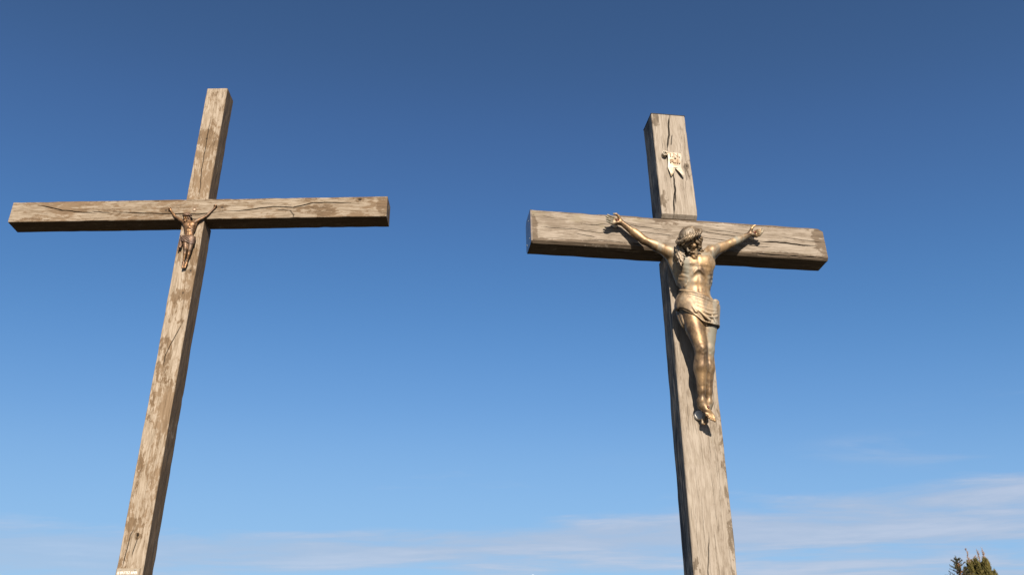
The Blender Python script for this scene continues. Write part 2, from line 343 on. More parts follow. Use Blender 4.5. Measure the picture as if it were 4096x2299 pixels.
for v_ in bo_.data.vertices:                                         # broken upper corner at the right end
    if v_.co.x > 1.168 and v_.co.z - 1.6 > 3.79: v_.co.z -= max(0, v_.co.x - 1.168) * 1.1 * min(1, (v_.co.z - 1.6 - 3.79) / .03)
up_o = beam('upper_post', M_RZ, cr, 'Z', 3.83, 4.843, 0, .1464, (-.030, .2045), RS, seed=5, ch=.006, grime_shade=.9, root=ROOT,
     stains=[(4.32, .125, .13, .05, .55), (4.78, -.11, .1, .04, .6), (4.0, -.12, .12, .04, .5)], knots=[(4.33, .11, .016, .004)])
# chamfer at the foot of the upper post
me = up_o.data
for v_ in me.vertices:
    zz = v_.co.z - 1.6; k = max(0, .026 - (zz - 3.83))
    if v_.co.y < .02: v_.co.y = max(v_.co.y, v_.co.y + k)
RP = f_([[(1.386, -.02), (1.283, -.033), (1.101, -.055), (.9, -.06)]], .0032, .008)
for _ in range(50):
    z = rr.uniform(.9, 3.4); a = rr.uniform(-.13, .16); l = rr.uniform(.1, .4); RP.append(([(z, a), (z + l, a + rr.uniform(-.012, .012))], rr.uniform(.0009, .0014), .002))
beam('lower_post', M_RZ, cr, 'Z', -1.9, 3.526, 0, .150, (0, .2048), RP, ds=.012, dv=.0016, seed=8, ch=.007, grime_shade=.95, root=ROOT, skew=(.0161, .01506, -.01629, 3.5295),
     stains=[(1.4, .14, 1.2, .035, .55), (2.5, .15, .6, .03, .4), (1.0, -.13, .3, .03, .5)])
box('top_plate', (-.149, -.034, 4.8445), (.149, .207, 4.850), M_DARKMETAL, cr, ROOT)
# metal end cap folded over the left end of the crossbeam
def endcap():
    zl, zh, y0, y1 = 3.5305, 3.8255, -.0215, .200; x = -1.1975; t = .003; lip = .010
    o = [(y0 + .012, zl), (y0, zl + .012), (y0, zh - .014), (y0 + .014, zh), (y1 - .03, zh), (y1, zh - .035), (y1, zl + .035), (y1 - .03, zl)]
    n = len(o); V = []; F = []
    cy, cz = (y0 + y1) / 2, (zl + zh) / 2
    ins = lambda p: (cy + (p[0] - cy) * (1 - .004 / abs(p[0] - cy) if abs(p[0] - cy) > .004 else 1), cz + (p[1] - cz) * (1 - .004 / abs(p[1] - cz)))
    for p in o: V.append((x - t, p[0] + .0, p[1]))
    for p in o: V.append((x + lip, p[0], p[1]))
    for p in o: V.append((x + lip, *ins(p)))
    for p in o: V.append((x - .0005, *ins(p)))
    F.append(tuple(range(n)))
    for a in range(3):
        for k in range(n): F.append((a * n + k, a * n + (k + 1) % n, (a + 1) * n + (k + 1) % n, (a + 1) * n + k))
    F.append(tuple(range(3 * n, 4 * n))[::-1])
    oo = mesh_obj('end_cap', np.array(V) - ROOT, F, M_STEEL, cr, False); oo.data.materials.append(simple('stained_lip', (.10, .075, .055), .6, .2, .3, 30, .3))
    for i_, p_ in enumerate(oo.data.polygons): p_.material_index = 0 if i_ == 0 else 1
    return oo
ec_ = endcap()
for yy, zz in ((.06, 3.76), (.035, 3.59), (.16, 3.60)): dome('screw', (-1.2005, yy, zz), (-1, 0, 0), .0055, .005, M_SCREW, ec_, ROOT)

cl_ = thing('wooden_cross', 'tall brown and grey oak cross with flaking surface bearing the small dark bronze figure', 'cross', FL @ Matrix.Translation(ROOT))
LB = f_([[(-1.811, 5.701), (-1.663, 5.669), (-1.522, 5.63), (-1.331, 5.603), (-1.115, 5.578)], [(-.944, 5.604), (-.836, 5.591), (-.622, 5.572), (-.445, 5.563), (-.181, 5.553), (.048, 5.544), (.2, 5.56), (.32, 5.575)],
   [(.30, 5.575), (.495, 5.582), (.65, 5.6), (.753, 5.616), (.874, 5.632), (1.104, 5.617), (1.19, 5.636), (1.309, 5.67), (1.449, 5.678), (1.714, 5.666), (1.846, 5.652)]], .0062, .016)
LB += f_([[(-1.174, 5.61), (-1.021, 5.589), (-.949, 5.581)], [(.914, 5.589), (1.073, 5.576), (1.119, 5.518), (1.118, 5.477)]], .004, .010)
for _ in range(30):
    a = rr.uniform(-2.0, 1.8); z = rr.uniform(5.5, 5.73); l = rr.uniform(.06, .3)
    LB.append(([(a, z), (a + l, z + rr.uniform(-.012, .012))], rr.uniform(.0009, .0015), .002))
beam('crossbeam', M_LX, cl_, 'X', -2.089, 2.1636, 5.612, .133, (-.0037, .2219), LB, ds=.012, dv=.0016, seed=12, ch=.005, under=1.0, root=ROOT,
     knots=[(1.85, 5.705, .026, .012), (-.33, 5.60, .02, .003), (.30, 5.63, .024, .003)], stains=[(0, 5.745, 2.2, .028, .7), (2.12, 5.62, .09, .2, .9), (-1.85, 5.50, .25, .04, .8), (-1.0, 5.56, .22, .1, .7), (1.35, 5.56, .35, .09, .6), (1.1, 5.55, .12, .08, .5)])
LS = flip(f_([[(-.009, 6.922), (-.019, 6.64), (-.016, 6.514), (-.013, 6.291), (-.015, 6.168), (.007, 5.927), (.013, 5.744)]], .005, .014))
beam('upper_post', M_LZ, cl_, 'Z', 5.748, 7.356, 0, .125, (0, .2466), LS, ds=.012, dv=.0016, seed=17, ch=.006, sides=1.15, root=ROOT,
     knots=[(6.60, -.02, .022, .004)], stains=[(6.60, -.03, .16, .15, .9), (6.95, .06, .22, .05, .5), (7.3, .0, .08, .15, .4)])
LP = flip(f_([[(.086, 4.209), (.042, 4.083), (-.013, 3.917), (-.038, 3.808), (-.038, 3.659)], [(-.03, 2.064), (-.034, 2.027), (-.055, 1.984), (-.06, 1.912), (-.065, 1.841), (-.072, 1.746), (-.073, 1.686)], [(.005, 2.012), (.015, 1.94), (.001, 1.858), (-.004, 1.787)]], .0045, .012))
for _ in range(40):
    z = rr.uniform(1.5, 5.2); a = rr.uniform(-.11, .11); l = rr.uniform(.08, .4); LP.append(([(z, a), (z + l, a + rr.uniform(-.01, .01))], rr.uniform(.0009, .0015), .002))
beam('lower_post', M_LZ, cl_, 'Z', -1.9, 5.476, 0, .125, (0, .2466), LP, ds=.012, dv=.0016, seed=23, ch=.006, sides=1.15, root=ROOT,
     knots=[(1.983, .014, .02, .02), (4.82, .07, .02, .003), (4.55, .03, .02, .004)], stains=[(4.52, .0, .10, .13, .9), (4.22, 0, .05, .13, .7), (3.85, -.05, .35, .09, .75), (3.55, 0, .1, .13, .5), (2.08, -.03, .09, .09, .9), (1.72, -.06, .06, .1, .6), (2.9, -.08, .6, .04, .6), (5.0, .08, .15, .05, .8)])

# ---------------------------------------------------------------- sculpting with signed distances, meshed by surface nets
class Field:
    def __init__(s, lo, hi, h):
        s.lo = np.array(lo, float); s.h = h; s.n = np.ceil((np.array(hi) - s.lo) / h).astype(int) + 1
        s.D = np.full(s.n, .08, np.float32)
    def box(s, lo, hi):
        a = np.clip(np.floor((np.array(lo) - s.lo) / s.h).astype(int), 0, s.n); b = np.clip(np.ceil((np.array(hi) - s.lo) / s.h).astype(int) + 1, 0, s.n)
        sl_ = tuple(slice(i, j) for i, j in zip(a, b))
        ax = [(s.lo[k] + s.h * np.arange(a[k], b[k])).astype(np.float32) for k in range(3)]
        return sl_, ax[0][:, None, None], ax[1][None, :, None], ax[2][None, None, :]
    @staticmethod
    def smin(a, b, k):
        if k <= 0: return np.minimum(a, b)
        h = np.maximum(k - np.abs(a - b), 0) / k
        return np.minimum(a, b) - h * h * k * .25
    def put(s, fn, lo, hi, k, sub=False):
        m = .012 + k
        sl_, X, Y, Z = s.box(np.array(lo) - m, np.array(hi) + m)
        if 0 in s.D[sl_].shape: return
        d = fn(X, Y, Z).astype(np.float32)
        s.D[sl_] = -s.smin(-s.D[sl_], d, k) if sub else s.smin(s.D[sl_], d, k)
    @staticmethod
    def _seg(a, b, X, Y, Z):
        e = b - a; L = float(e @ e) + 1e-12
        t = np.clip(((X - a[0]) * e[0] + (Y - a[1]) * e[1] + (Z - a[2]) * e[2]) / L, 0, 1)
        return t, np.sqrt((X - a[0] - t * e[0]) ** 2 + (Y - a[1] - t * e[1]) ** 2 + (Z - a[2] - t * e[2]) ** 2)
    def cone(s, a, b, ra, rb, k=.01, sub=False):
        a = np.array(a, float); b = np.array(b, float); r = max(ra, rb)
        def fn(X, Y, Z):
            t, d = s._seg(a, b, X, Y, Z); return d - (ra + (rb - ra) * t)
        s.put(fn, np.minimum(a, b) - r, np.maximum(a, b) + r, k, sub)
    def chain(s, pts, rs, k=.006, sub=False):
        for i in range(len(pts) - 1): s.cone(pts[i], pts[i + 1], rs[i], rs[i + 1], k, sub)
    def ell(s, c, r, B=None, k=.01, sub=False):
        """ellipsoid with radii r along the rows of B"""
        c = np.array(c, float); r = np.array(r, float); B = np.eye(3) if B is None else np.array(B, float)
        ext = np.sqrt(((B * r[:, None]) ** 2).sum(0))
        def fn(X, Y, Z):
            q = [(X - c[0]) * B[i, 0] + (Y - c[1]) * B[i, 1] + (Z - c[2]) * B[i, 2] for i in range(3)]
            k0 = np.sqrt(sum((q[i] / r[i]) ** 2 for i in range(3))) + 1e-9; k1 = np.sqrt(sum((q[i] / r[i] ** 2) ** 2 for i in range(3))) + 1e-9
            return k0 * (k0 - 1) / k1
        s.put(fn, c - ext, c + ext, k, sub)
    def ridge(s, pts, w_, amp):
        """raise (amp > 0) or sink the skin along a polyline"""
        P = np.array(pts, float); sl_, X, Y, Z = s.box(P.min(0) - 2.4 * w_, P.max(0) + 2.4 * w_)
        if 0 in s.D[sl_].shape: return
        d = None
        for i in range(len(P) - 1):
            e = s._seg(P[i], P[i + 1], X, Y, Z)[1]; d = e if d is None else Field.smin(d, e, w_)
        s.D[sl_] -= (amp * np.exp(-(np.maximum(d, 0) / w_) ** 2)).astype(np.float32)
    def mesh(s, name, mat, parent=None, root=(0, 0, 0), relax=2):
        D = s.D; n = np.array(D.shape); ins = D < 0
        c = [(i, j, k) for i in (0, 1) for j in (0, 1) for k in (0, 1)]
        cnt = sum(ins[i:n[0] - 1 + i, j:n[1] - 1 + j, k:n[2] - 1 + k].astype(np.int8) for i, j, k in c)
        act = np.argwhere((cnt > 0) & (cnt < 8)); idx = np.full(n - 1, -1, np.int32); idx[tuple(act.T)] = np.arange(len(act))
        val = {q: D[act[:, 0] + q[0], act[:, 1] + q[1], act[:, 2] + q[2]] for q in c}
        P = np.zeros((len(act), 3)); W = np.zeros(len(act))
        for q in c:
            for ax in range(3):
                if q[ax]: continue
                q2 = list(q); q2[ax] = 1; q2 = tuple(q2); a, b = val[q], val[q2]; m = (a < 0) != (b < 0)
                t = np.where(m, a / np.where(m, a - b, 1), 0); p = np.array(q, float)[None] + 0 * P; p[:, ax] += t
                P += p * m[:, None]; W += m
        V = s.lo + (act + P / W[:, None]) * s.h
        faces = []
        for ax in range(3):
            o1, o2 = (ax + 1) % 3, (ax + 2) % 3
            A = np.take(ins, range(0, n[ax] - 1), ax); Bq = np.take(ins, range(1, n[ax]), ax)
            e = np.argwhere(A != Bq); e = e[(e[:, o1] > 0) & (e[:, o2] > 0) & (e[:, o1] < n[o1] - 1) & (e[:, o2] < n[o2] - 1)]
            dirn = A[tuple(e.T)]
            u1 = np.zeros(3, int); u1[o1] = 1; u2 = np.zeros(3, int); u2[o2] = 1
            f = np.stack([idx[tuple((e - u1 - u2).T)], idx[tuple((e - u2).T)], idx[tuple(e.T)], idx[tuple((e - u1).T)]], 1)
            f[~dirn] = f[~dirn][:, ::-1]; faces.append(f)
        F = np.concatenate(faces); F = F[(F >= 0).all(1)]
        nv = len(V)
        for _ in range(relax):
            acc = np.zeros((nv, 3)); w_ = np.zeros(nv)
            for a in range(4):
                np.add.at(acc, F[:, a], V[F[:, (a + 1) % 4]]); np.add.at(w_, F[:, a], 1)
                np.add.at(acc, F[:, (a + 1) % 4], V[F[:, a]]); np.add.at(w_, F[:, (a + 1) % 4], 1)
            V = V + .5 * (acc / np.maximum(w_, 1)[:, None] - V)
        return mesh_obj(name, V - np.array(root), F.astype(np.int32), mat, parent)
A3 = lambda *v: np.array(v, float)
lerp = lambda a, b, t: np.array(a) + (np.array(b) - np.array(a)) * t

def torso_legs(f, J, s):
    """trunk, arms and legs; J holds joints, s the size against the large figure"""
    hip, pit = A3(*J['hip']), A3(*J['pit']); U = pit - hip; L = np.linalg.norm(U); U /= L
    Xv = A3(*J.get('side', (1, 0, 0))); Xv -= U * (Xv @ U); Xv /= np.linalg.norm(Xv); N = np.cross(U, Xv)      # N points out of the back
    Bm = np.array([Xv, N, U])
    def p(x, y, t): return hip + Xv * x * s + N * y * s + U * t * L       # y negative = towards the front
    k = .05 * s; df = J.get('df', 1.0)
    f.ell(p(0, .0, -.02), (.128 * s, .088 * s, .115 * s), Bm, k)
    f.ell(p(0, .006, .34), (.111 * s, .069 * s, .18 * s), Bm, k)
    f.ell(p(0, .0, .72), (.136 * s, .094 * s, .170 * s), Bm, k)
    f.ell(p(0, .02, .93), (.120 * s, .060 * s, .075 * s), Bm, k)
    shL, shR = A3(*J['shL']), A3(*J['shR'])
    for sg, sh, el, wr in ((-1, shL, A3(*J['elL']), A3(*J['wrL'])), (1, shR, A3(*J['elR']), A3(*J['wrR']))):
        out = (el - sh) / np.linalg.norm(el - sh)
        f.ell(p(sg * .066, -.062, .84), (.078 * s, .034 * s, .064 * s), Bm, .055 * s)                       # pectoral
        f.cone(p(sg * .07, -.058, .88), lerp(sh, el, .12), .034 * s, .030 * s, .03 * s)                      # pectoral to arm
        f.cone(p(sg * .10, .035, .52), lerp(sh, el, .10) + N * .012 * s, .038 * s, .030 * s, .035 * s)         # latissimus
        f.cone(p(sg * .02, .02, 1.07), sh, .032 * s, .040 * s, .03 * s)                                        # trapezius
        f.ell(sh + out * .02 * s, (.050 * s, .044 * s, .044 * s), None, .03 * s)
        f.cone(sh, el, .042 * s, .032 * s, .02 * s)
        m = lerp(sh, el, .5); perp = np.cross(out, N); perp /= np.linalg.norm(perp)
        if perp[2] < 0: perp = -perp
        f.ell(m + perp * .010 * s - N * .008 * s, (.062 * s, .026 * s, .026 * s), np.array([out, perp, np.cross(out, perp)]), .018 * s)   # biceps
        f.ell(lerp(sh, el, .45) - perp * .016 * s, (.070 * s, .024 * s, .024 * s), np.array([out, perp, np.cross(out, perp)]), .02 * s)      # triceps
        f.cone(el, lerp(el, wr, .45), .032 * s, .030 * s, .012 * s); f.cone(lerp(el, wr, .45), wr, .030 * s, .0205 * s, .012 * s)
        o2 = (wr - el) / np.linalg.norm(wr - el); pp = np.cross(o2, N)
        f.ell(lerp(el, wr, .28) - pp * .008 * s - N * .006 * s, (.060 * s, .024 * s, .024 * s), np.array([o2, pp, np.cross(o2, pp)]), .016 * s)
        f.ell(lerp(el, wr, .25) + pp * .010 * s, (.055 * s, .022 * s, .022 * s), np.array([o2, pp, np.cross(o2, pp)]), .016 * s)
        f.ridge([lerp(el, wr, .55) - N * .026 * s, wr - N * .02 * s], .006 * s, .0022 * s)
        f.ridge([p(sg * .015, -.088, 1.0), p(sg * .09, -.062, 1.035), sh + U * .02 * s - N * .02 * s], .010 * s, .0055 * s)                  # collarbone
        f.ridge([p(sg * .03, -.09, .95), p(sg * .10, -.07, .96)], .014 * s, -.003 * s)
        f.ridge([p(sg * .012, -.098, .64), p(sg * .055, -.098, .52), p(sg * .088, -.075, .40), p(sg * .10, -.04, .34)], .014 * s, .0088 * (.7 + .3 * df) * s)   # costal arch
        f.ridge([p(sg * .010, -.09, .56), p(sg * .048, -.088, .45), p(sg * .078, -.065, .34)], .015 * s, -.0042 * s)
        for i in range(4):                                                                                   # ribs and serratus
            t = .74 - .09 * i; f.ridge([p(sg * (.075 + .004 * i), -.078 + .004 * i, t - .055), p(sg * .118, -.045, t), p(sg * .132, .0, t + .05)], .009 * s, .0024 * df * s)
            f.ridge([p(sg * .098, -.062, t - .07), p(sg * .13, -.012, t - .01)], .007 * s, -.0025 * s)
        for i, t in enumerate((.42, .27, .12)):
            f.ridge([p(sg * .024, -.074, t), p(sg * .040, -.072, t)], .022 * s, .0034 * df * s)
        f.ridge([p(sg * .064, -.075, .46), p(sg * .066, -.072, .2), p(sg * .05, -.085, .0)], .016 * s, -.0012 * df * s)
        f.ridge([p(sg * .088, -.055, .16), p(sg * .06, -.08, .02), p(sg * .03, -.09, -.1)], .010 * s, -.005 * s)
        f.ridge([p(sg * .062, -.098, .755), p(sg * .064, -.099, .755)], .006 * s, .0030 * s)
        f.ridge([p(sg * .02, -.098, .715), p(sg * .07, -.096, .695), p(sg * .115, -.07, .74)], .014 * s, -.0028 * s)
    f.ridge([p(0, -.10, .94), p(0, -.102, .70)], .012 * s, -.0022 * df * s)                                         # sternum
    for t in (.90, .72): f.ridge([p(-.018, -.098, t), p(.018, -.098, t)], .010 * s, .0022 * s)
    f.ridge([p(0, -.08, .54), p(0, -.082, .10)], .010 * s, -.0022 * df * s)
    f.ridge([p(0, -.079, .235), p(0, -.079, .240)], .007 * s, -.008 * s)                                       # navel
    f.ridge([p(-.02, -.078, .272), p(.02, -.078, .272)], .006 * s, .0025 * s)
    f.ridge([p(-.02, -.097, 1.03), p(.0, -.10, 1.0), p(.02, -.097, 1.03)], .012 * s, -.006 * s)
    for q in ('L', 'R'):
        h, kn, an = A3(*J['h' + q]), A3(*J['k' + q]), A3(*J['a' + q])
        th = (kn - h) / np.linalg.norm(kn - h); Bt = np.array([np.cross(th, N), N - th * (N @ th), th])
        f.cone(h, lerp(h, kn, .5), .080 * s, .066 * s, .04 * s); f.cone(lerp(h, kn, .5), kn, .066 * s, .046 * s, .02 * s)
        f.ell(lerp(h, kn, .45) - N * .018 * s, (.055 * s, .050 * s, .15 * s), Bt, .02 * s)
        sg = -1 if q == 'L' else 1
        f.ell(lerp(h, kn, .80) - N * .014 * s + Bt[0] * 0 + Xv * -sg * .022 * s, (.026 * s, .026 * s, .055 * s), Bt, .018 * s)
        f.ell(lerp(h, kn, .72) - N * .012 * s + Xv * sg * .026 * s, (.024 * s, .026 * s, .06 * s), Bt, .018 * s)
        sh_ = (an - kn) / np.linalg.norm(an - kn); cf = J.get('calf', 1.0)
        f.ell(kn - N * .030 * s, (.026 * s, .018 * s, .031 * s), None, .016 * s)                                # kneecap
        f.ridge([kn - N * .046 * s - Xv * .03 * s + U * .0, kn - N * .05 * s - U * .034 * s, kn - N * .046 * s + Xv * .03 * s], .009 * s, -.0028 * s)
        f.ridge([kn - N * .046 * s - U * .045 * s, kn - N * .045 * s - U * .06 * s], .012 * s, .0025 * s)
        f.cone(kn, lerp(kn, an, .35), .043 * s, .046 * cf * s, .02 * s); f.cone(lerp(kn, an, .35), lerp(kn, an, .8), .046 * cf * s, .029 * cf * s, .02 * s); f.cone(lerp(kn, an, .8), an, .028 * cf * s, .0245 * cf * s, .015 * s)
        Bs = np.array([Xv - sh_ * (Xv @ sh_), N - sh_ * (N @ sh_), sh_])
        f.ell(lerp(kn, an, .30) + N * .016 * s - Xv * .006 * s, (.042 * cf * s, .042 * cf * s, .095 * s), Bs, .02 * s)
        f.ridge([lerp(kn, an, .12) - N * .05 * s, lerp(kn, an, .6) - N * .036 * s, an - N * .03 * s], .009 * s, .0025 * s)        # shin
        f.ell(an - Xv * .023 * s, (.009 * s, .011 * s, .013 * s), None, .014 * s); f.ell(an + Xv * .023 * s, (.009 * s, .011 * s, .013 * s), None, .014 * s)
    return p, Bm

def hand(f, H, s=1.0):
    w_, pc = A3(*H['w']), A3(*H['p'])
    for i in range(1, 5): f.cone(lerp(w_, H['k%d' % i], .18), H['k%d' % i], .015 * s, .0098 * s, .012 * s)
    f.ell(lerp(w_, H['k4'], .42) + A3(0, -.012 * s, 0), (.020 * s, .013 * s, .014 * s), None, .01 * s)
    f.cone(lerp(w_, H['b0'], .5), H['b1'], .0165 * s, .0112 * s, .010 * s)
    f.cone(H['b1'], H['b2'], .0108 * s, .0094 * s, .004 * s); f.cone(H['b2'], H['b3'], .0094 * s, .0070 * s, .003 * s)
    for i, r in ((1, .0085), (2, .0088), (3, .0084), (4, .0076)):
        k, m, t = A3(*H['k%d' % i]), A3(*H['m%d' % i]), A3(*H['t%d' % i])
        f.cone(k, m, r * 1.08 * s, r * .98 * s, .003 * s); q = lerp(m, t, .5) + A3(0, -.002 * s, -.001 * s)
        f.cone(m, q, r * .98 * s, r * .90 * s, .002 * s); f.cone(q, t, r * .90 * s, r * .72 * s, .002 * s)
    f.ell(pc + A3(0, -.022 * s, .0), (.012 * s, .010 * s, .010 * s), None, .010 * s, True)

def head_basis(er, eu, ec, roll, yaw, bow):
    er, eu, ec = A3(*er), A3(*eu), A3(*ec); c, s_ = math.cos, math.sin
    X0 = c(roll) * er + s_(roll) * eu; Z0 = -s_(roll) * er + c(roll) * eu
    F = c(yaw) * ec - s_(yaw) * X0; X1 = c(yaw) * X0 + s_(yaw) * ec
    F2 = c(bow) * F - s_(bow) * Z0; Z1 = c(bow) * Z0 + s_(bow) * F
    return np.array([X1, -F2, Z1])           # rows: right, back, up
def head(f, o, B, s, neck):
    """o: point between the eyes' level and the skull centre; rows of B: viewer's right, back of the head, crown"""
    q = lambda x, y, z: o + s * (B[0] * x + B[1] * y + B[2] * z)
    E_ = lambda c, r, k=.012, sub=False: f.ell(q(*c), np.array(r) * s, B, k * s, sub)
    E_((0, .018, .045), (.074, .090, .076), .02)
    E_((0, -.028, -.012), (.060, .062, .088), .03)
    E_((0, -.058, -.078), (.036, .030, .030), .03)
    f.cone(q(-.046, -.0, -.055), q(-.016, -.072, -.092), .016 * s, .016 * s, .02 * s); f.cone(q(.046, .0, -.055), q(.016, -.072, -.092), .016 * s, .016 * s, .02 * s)
    for g_ in (-1, 1):
        f.cone(q(g_ * .010, -.094, .020), q(g_ * .046, -.074, .022), .0105 * s, .010 * s, .010 * s)            # brow
        E_((g_ * .030, -.099, -.001), (.020, .018, .0135), .010, True)
        E_((g_ * .028, -.076, -.001), (.0145, .0135, .0115), .003)                                           # closed lid
        f.ridge([q(g_ * .016, -.090, -.006), q(g_ * .029, -.091, -.008), q(g_ * .042, -.080, -.004)], .003 * s, -.0022 * s)
        E_((g_ * .044, -.062, -.022), (.015, .011, .010), .024)                                              # cheekbone
        E_((g_ * .0105, -.103, -.036), (.0075, .009, .007), .006)
        E_((g_ * .053, -.056, -.060), (.013, .022, .022), .016, True)                                        # hollow cheek
    f.cone(q(0, -.090, .018), q(0, -.116, -.030), .0075 * s, .0100 * s, .014 * s)                             # nose
    f.ridge([q(-.022, -.092, -.062), q(0, -.100, -.060), q(.022, -.092, -.062)], .004 * s, -.005 * s)          # mouth
    E_((0, -.094, -.068), (.015, .008, .006), .006)
    f.cone(q(0, .02, -.03), neck, .050 * s, .054 * s, .03 * s)
    f.cone(q(-.04, .02, -.05), lerp(neck, q(0, -.05, -.05), .12), .014 * s, .016 * s, .02 * s); f.cone(q(.04, .02, -.05), lerp(neck, q(0, -.05, -.05), .12), .014 * s, .016 * s, .02 * s)
    return q
def beard(f, q, s, seed=1):
    r = random.Random(seed)
    for g_ in (-1, 1):
        f.chain([q(0, -.106, -.050), q(g_ * .016, -.102, -.054), q(g_ * .030, -.088, -.068), q(g_ * .034, -.078, -.086)], [.006 * s, .0075 * s, .006 * s, .004 * s], .003 * s)   # moustache
        for i in range(22):                                                                                  # curls along the jaw
            t = i / 21; a = lerp((g_ * .057, -.018, -.025), (g_ * .014, -.082, -.094), t) + A3(r.gauss(0, .003), r.gauss(0, .003), r.gauss(0, .005))
            b = a + A3(r.gauss(0, .005) - g_ * .002, -.007 - r.random() * .006, -.010 - .008 * t)
            f.chain([q(*a), q(*lerp(a, b, .5) + A3(r.gauss(0, .003), 0, 0)), q(*b)], [.0105 * s, .0100 * s, .0060 * s], .0022 * s)
        f.chain([q(g_ * .004, -.092, -.085), q(g_ * .012, -.098, -.108), q(g_ * .020, -.090, -.124), q(g_ * .010, -.084, -.130), q(g_ * .006, -.09, -.120)], [.014 * s, .0125 * s, .0105 * s, .008 * s, .005 * s], .004 * s)
        f.chain([q(g_ * .022, -.080, -.085), q(g_ * .030, -.082, -.106), q(g_ * .026, -.074, -.116)], [.011 * s, .009 * s, .006 * s], .004 * s)
def wavy(f, pts, r0, r1, amp, n=26, turns=3.0, k=.003, ph=0.0):
    pts = np.array(pts, float); t = np.linspace(0, len(pts) - 1, n); P = []
    for a in t:
        i = min(int(a), len(pts) - 2); u = a - i; p0 = pts[max(i - 1, 0)]; p1 = pts[i]; p2 = pts[i + 1]; p3 = pts[min(i + 2, len(pts) - 1)]
        P.append(.5 * ((2 * p1) + (p2 - p0) * u + (2 * p0 - 5 * p1 + 4 * p2 - p3) * u * u + (3 * p1 - p0 - 3 * p2 + p3) * u ** 3))
    P = np.array(P); ax = pts[-1] - pts[0]; ax /= np.linalg.norm(ax); e1 = np.cross(ax, (0, 1, .3)); e1 /= np.linalg.norm(e1); e2 = np.cross(ax, e1)
    w_ = np.linspace(0, 1, n)
    P = P + amp * (np.sin(turns * 6.283 * w_ + ph) * w_ ** .5)[:, None] * e1 + amp * .6 * (np.cos(turns * 6.283 * w_ + ph) * w_ ** .5)[:, None] * e2
    f.chain(P, r0 + (r1 - r0) * w_ ** 1.5, k)

def hair(f, q, s, left, right, seed=4):
    """swept cap of hair plus long locks; left / right: lists of lock paths in world coordinates"""
    r = random.Random(seed)
    f.ell(q(0, .022, .048), A3(.077, .093, .076) * s, HB, .003)
    NH = 50
    for i in range(NH):                     # strands combed from the parting down to the band
        a = -math.pi * .98 + 2 * math.pi * .98 * (i + r.random() * .5) / NH
        top = A3(r.gauss(0, .004), .0 + r.gauss(0, .006), .140)
        def on(az, elv): return A3(.081 * math.sin(az) * math.cos(elv), .022 - .097 * math.cos(az) * math.cos(elv), .048 + .080 * math.sin(elv))
        path = [q(*on(a + .22 * math.sin(e * 4 + i * .35) + .06 * math.sin(e * 9 + i * 2.1), e)) for e in (1.45, 1.15, .85, .55, .25, -.05)]
        if abs(a) < .95: path = path[:5]
        f.chain(path, [.003 * s, .0058 * s, .0072 * s, .0076 * s, .0074 * s, .0065 * s][:len(path)], .0010 * s)
    for g_, locks in ((-1, left), (1, right)):
        for j, (path, r0, r1, amp, tn) in enumerate(locks):
            wavy(f, path, r0, r1, amp, 30, tn, .003, j * 1.7)

# ---------------------------------------------------------------- large figure
FO = A3(.01, 0, 2.10)                       # base of the figure's own frame: under the feet, on the post
fig = thing('statue', 'large patinated bronze figure of a bowed bearded man on the pale grey cross', 'statue', FR @ Matrix.Translation(FO))
J = dict(hip=(.018, -.110, 3.010), pit=(.028, -.128, 3.405), side=(1, 0, .05), shL=(-.142, -.120, 3.450), shR=(.180, -.120, 3.478), elL=(-.336, -.10, 3.553), elR=(.348, -.10, 3.570),
         wrL=(-.494, -.075, 3.714), wrR=(.537, -.080, 3.682), hL=(-.048, -.112, 2.985), hR=(.085, -.112, 2.985), kL=(-.012, -.172, 2.628), kR=(.057, -.125, 2.648), aL=(-.023, -.105, 2.262), aR=(.044, -.060, 2.268))
HLh = {'w': (-0.494, -0.075, 3.716), 'p': (-0.536, -0.070, 3.727), 'k1': (-0.554, -0.085, 3.745), 'k2': (-0.566, -0.085, 3.729), 'k3': (-0.571, -0.083, 3.712), 'k4': (-0.569, -0.080, 3.699), 'm1': (-0.590, -0.108, 3.746), 'm2': (-0.601, -0.108, 3.727), 'm3': (-0.601, -0.105, 3.712), 'm4': (-0.597, -0.100, 3.693), 't1': (-0.615, -0.118, 3.753), 't2': (-0.629, -0.122, 3.735), 't3': (-0.628, -0.120, 3.713), 't4': (-0.623, -0.112, 3.699), 'b0': (-0.507, -0.085, 3.729), 'b1': (-0.522, -0.100, 3.756), 'b2': (-0.543, -0.110, 3.769), 'b3': (-0.566, -0.115, 3.766)}
HRh = {'w': (0.537, -0.080, 3.683), 'p': (0.570, -0.072, 3.696), 'k1': (0.581, -0.085, 3.708), 'k2': (0.584, -0.085, 3.694), 'k3': (0.588, -0.083, 3.681), 'k4': (0.589, -0.080, 3.667), 'm1': (0.601, -0.108, 3.711), 'm2': (0.607, -0.108, 3.696), 'm3': (0.606, -0.105, 3.680), 'm4': (0.608, -0.100, 3.666), 't1': (0.625, -0.118, 3.718), 't2': (0.635, -0.122, 3.702), 't3': (0.631, -0.120, 3.688), 't4': (0.622, -0.112, 3.679), 'b0': (0.536, -0.090, 3.696), 'b1': (0.548, -0.105, 3.720), 'b2': (0.561, -0.112, 3.738), 'b3': (0.577, -0.118, 3.745)}
f = Field((-.665, -.40, 2.085), (.675, .0, 3.80), .0034)
tp, TB = torso_legs(f, J, 1.0)
hand(f, HLh); hand(f, HRh)
HB = head_basis((.9302, -.367, 0), (-.1829, -.4637, .8669), (-.3182, -.8064, -.4985), R_(11), R_(26), R_(18))
HS = .88
ho = A3(-.0215, -.241, 3.4775)
q = head(f, ho, HB, HS, A3(.012, -.130, 3.425)); beard(f, q, HS, 5)
